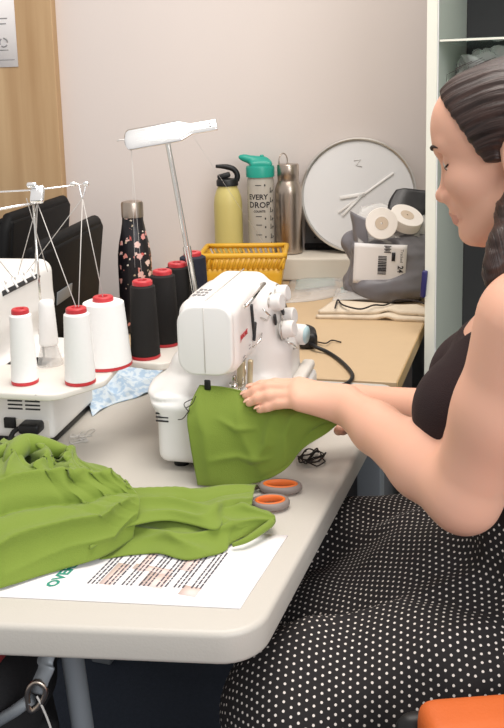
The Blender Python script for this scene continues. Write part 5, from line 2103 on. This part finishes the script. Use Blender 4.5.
for k in range(16):
    l0 = rg.uniform(-0.03, 0.05)
    f0 = rg.uniform(0.03, 0.085)
    st = hp(f0, l0, 0.128 - (f0 - 0.03) * 0.45)
    dirv = Fh * rg.uniform(0.0, 0.010) + Uh * rg.uniform(0.003, 0.012) + Lh * rg.uniform(-0.006, 0.006)
    g.tube([st, st + dirv * 0.7 - Fh * 0.004, st + dirv - Fh * rg.uniform(0.008, 0.03)], 0.00035, 4)
obj('flyaway_strand', g.mesh(), M['lash'], hair, True)

# sleeveless top
s = SDF(0.004)
torso(s, 0.006)


def neck_cut(P):
    d = P - NB.astype(np.float32)
    t, l, z = d @ Tc.astype(np.float32), d @ Lc.astype(np.float32), P[..., 2]
    ns = 1.030 + 0.9 * np.maximum(np.abs(l) - 0.055, 0) - 0.45 * np.maximum(np.abs(l) - 0.085, 0) * 2.4 - 0.25 * np.maximum(t, 0)
    return ns - z


s._add(neck_cut, CH - 0.3, CH + 0.3, 0.004, True)
for SH, EL in ((SHL, ELL), (SHR, ELR)):
    s.cap(SH + np.array((0, 0, 0.01)), SH * .4 + EL * .6, 0.060, 0.053, 0.004, sub=True)
s.box((-0.5, 0.5, 0.2), (1.2, 1.7, 0.74), 0.001, 0.004, sub=True)
obj('top', vsmooth(s.mesh('top'), 1), M['top'], wm, True)

# spotted skirt over lap and hips
s = SDF(0.005)
s.ell(WA + np.array((0.006, 0, -0.03)), (0.106, 0.142, 0.10), TR_, 0.04)
s.ell(PEL + np.array((0, 0, 0.01)), (0.150, 0.195, 0.135), TR_, 0.06)
HPL, HPR = np.array((0.42, 0.975, 0.600)), np.array((0.455, 1.215, 0.600))
KL, KR = np.array((0.040, 0.972, 0.578)), np.array((0.118, 1.325, 0.578))
s.chain([HPL, HPL * .5 + KL * .5, KL], [0.108, 0.094, 0.078], 0.06)
s.chain([HPR, HPR * .5 + KR * .5, KR], [0.108, 0.094, 0.078], 0.06)
s.chain([(HPL + HPR) / 2, (HPL + HPR + KL + KR) / 4, (KL + KR) / 2 + np.array((0.02, 0, -0.03))], [0.10, 0.095, 0.075], 0.09)
for K, dx in ((KL, 0.03), (KR, 0.03)):
    s.chain([K, K + np.array((dx, 0, -0.18)), K + np.array((dx + 0.03, 0, -0.34))], [0.076, 0.085, 0.095], 0.05)
# cloth hanging at the near side
s.chain([np.array((0.10, 0.93, 0.50)), np.array((0.25, 0.915, 0.48)), np.array((0.44, 0.93, 0.48))], [0.060, 0.070, 0.080], 0.06)
sk = s.mesh('skirt')
P = verts_of(sk)[0]
wr = wav(P, 91, 28, 0.004) + wav(P, 92, 60, 0.002)
# long soft folds that fan out from the hip towards the knees
for (p0, p1, am, wd) in (((0.40, 0.98), (0.10, 0.90), 0.007, 0.018), ((0.42, 1.04), (0.06, 1.00), 0.005, 0.016), ((0.40, 1.12), (0.10, 1.12), -0.003, 0.03), ((0.42, 0.95), (0.22, 0.88), 0.007, 0.016), ((0.33, 1.16), (0.14, 1.24), 0.006, 0.016), ((0.30, 0.93), (0.12, 1.06), -0.005, 0.014)):
    d, t = seg_dist(P[:, 0], P[:, 1], [p0, p1])
    wr = wr + am * np.exp(-(d / wd) ** 2) * np.clip((P[:, 2] - 0.52) / 0.06, 0, 1)
set_verts(sk, P + verts_of(sk)[1] * wr[:, None])
sk = vsmooth(sk, 2)
# the printed spots: a staggered lattice walked over the cloth so that it follows every fold
_bm = bmesh.new()
_bm.from_mesh(sk)
sbvh = BVHTree.FromBMesh(_bm)
_bm.free()
SP = 0.0096
dirw = Vector((0.92, 0.25, 0.35)).normalized()
start = sbvh.find_nearest(Vector((0.20, 1.0, 0.70)))
cells = {}
spots = []


def cell(p):
    return (int(math.floor(p.x / SP)), int(math.floor(p.y / SP)), int(math.floor(p.z / SP)))


def free(p):
    c = cell(p)
    for i in (-1, 0, 1):
        for j in (-1, 0, 1):
            for k in (-1, 0, 1):
                for q in cells.get((c[0] + i, c[1] + j, c[2] + k), ()):
                    if (q - p).length < SP * 0.80:
                        return False
    return True


def put(p, n):
    cells.setdefault(cell(p), []).append(p)
    spots.append((p, n))


put(start[0], start[1])
qi = 0
while qi < len(spots) and len(spots) < 24000:
    p, n = spots[qi]
    qi += 1
    t = dirw - n * dirw.dot(n)
    if t.length < 0.05:
        t = n.orthogonal()
    t.normalize()
    w = n.cross(t)
    for k in range(6):
        a = math.pi / 3 * k
        r = sbvh.find_nearest(p + (t * math.cos(a) + w * math.sin(a)) * SP)
        if r[0] is not None and r[0].z > 0.36 and free(r[0]):
            put(r[0], r[1])
cl = verts_of(sk)[0]
nq = len(sk.polygons)
pol = np.empty(nq * 4, np.int64)
sk.loops.foreach_get('vertex_index', pol)
sv, sf = [], []
base_n = len(cl)
for p, n in spots:
    t = n.orthogonal().normalized()
    w = n.cross(t)
    rr_ = 0.00165
    i0 = base_n + len(sv)
    for k in range(7):
        a = 2 * math.pi * k / 7
        sv.append(tuple(p + n * 0.0004 + (t * math.cos(a) + w * math.sin(a)) * rr_))
    sf.append([i0 + k for k in range(7)])
sk2 = bpy.data.meshes.new('skirt')
sk2.from_pydata(cl.tolist() + sv, [], pol.reshape(-1, 4).tolist() + sf)
sk2.update()
bpy.data.meshes.remove(sk)
so = obj('skirt', sk2, [M['dots'], M['spot']], wm, True)
sk2.polygons.foreach_set('material_index', [0] * nq + [1] * len(sf))

# the seat she sits on
st = thing('sewing_chair', 'black chair under the woman mostly covered by her skirt', 'chair', (0.46, 1.10, 0), math.radians(-20))
g = G()
g.box((0, 0, 0.445), (0.40, 0.40, 0.05), 0.02, 3)
obj('seat', g.mesh(), M['blackfab'], st)
for sx in (-1, 1):
    for sy in (-1, 1):
        g = G()
        g.tube([(sx * 0.16, sy * 0.16, 0.43), (sx * 0.19, sy * 0.19, 0.0)], 0.011, 10)
        obj('leg', g.mesh(), M['darkmetal'], st)
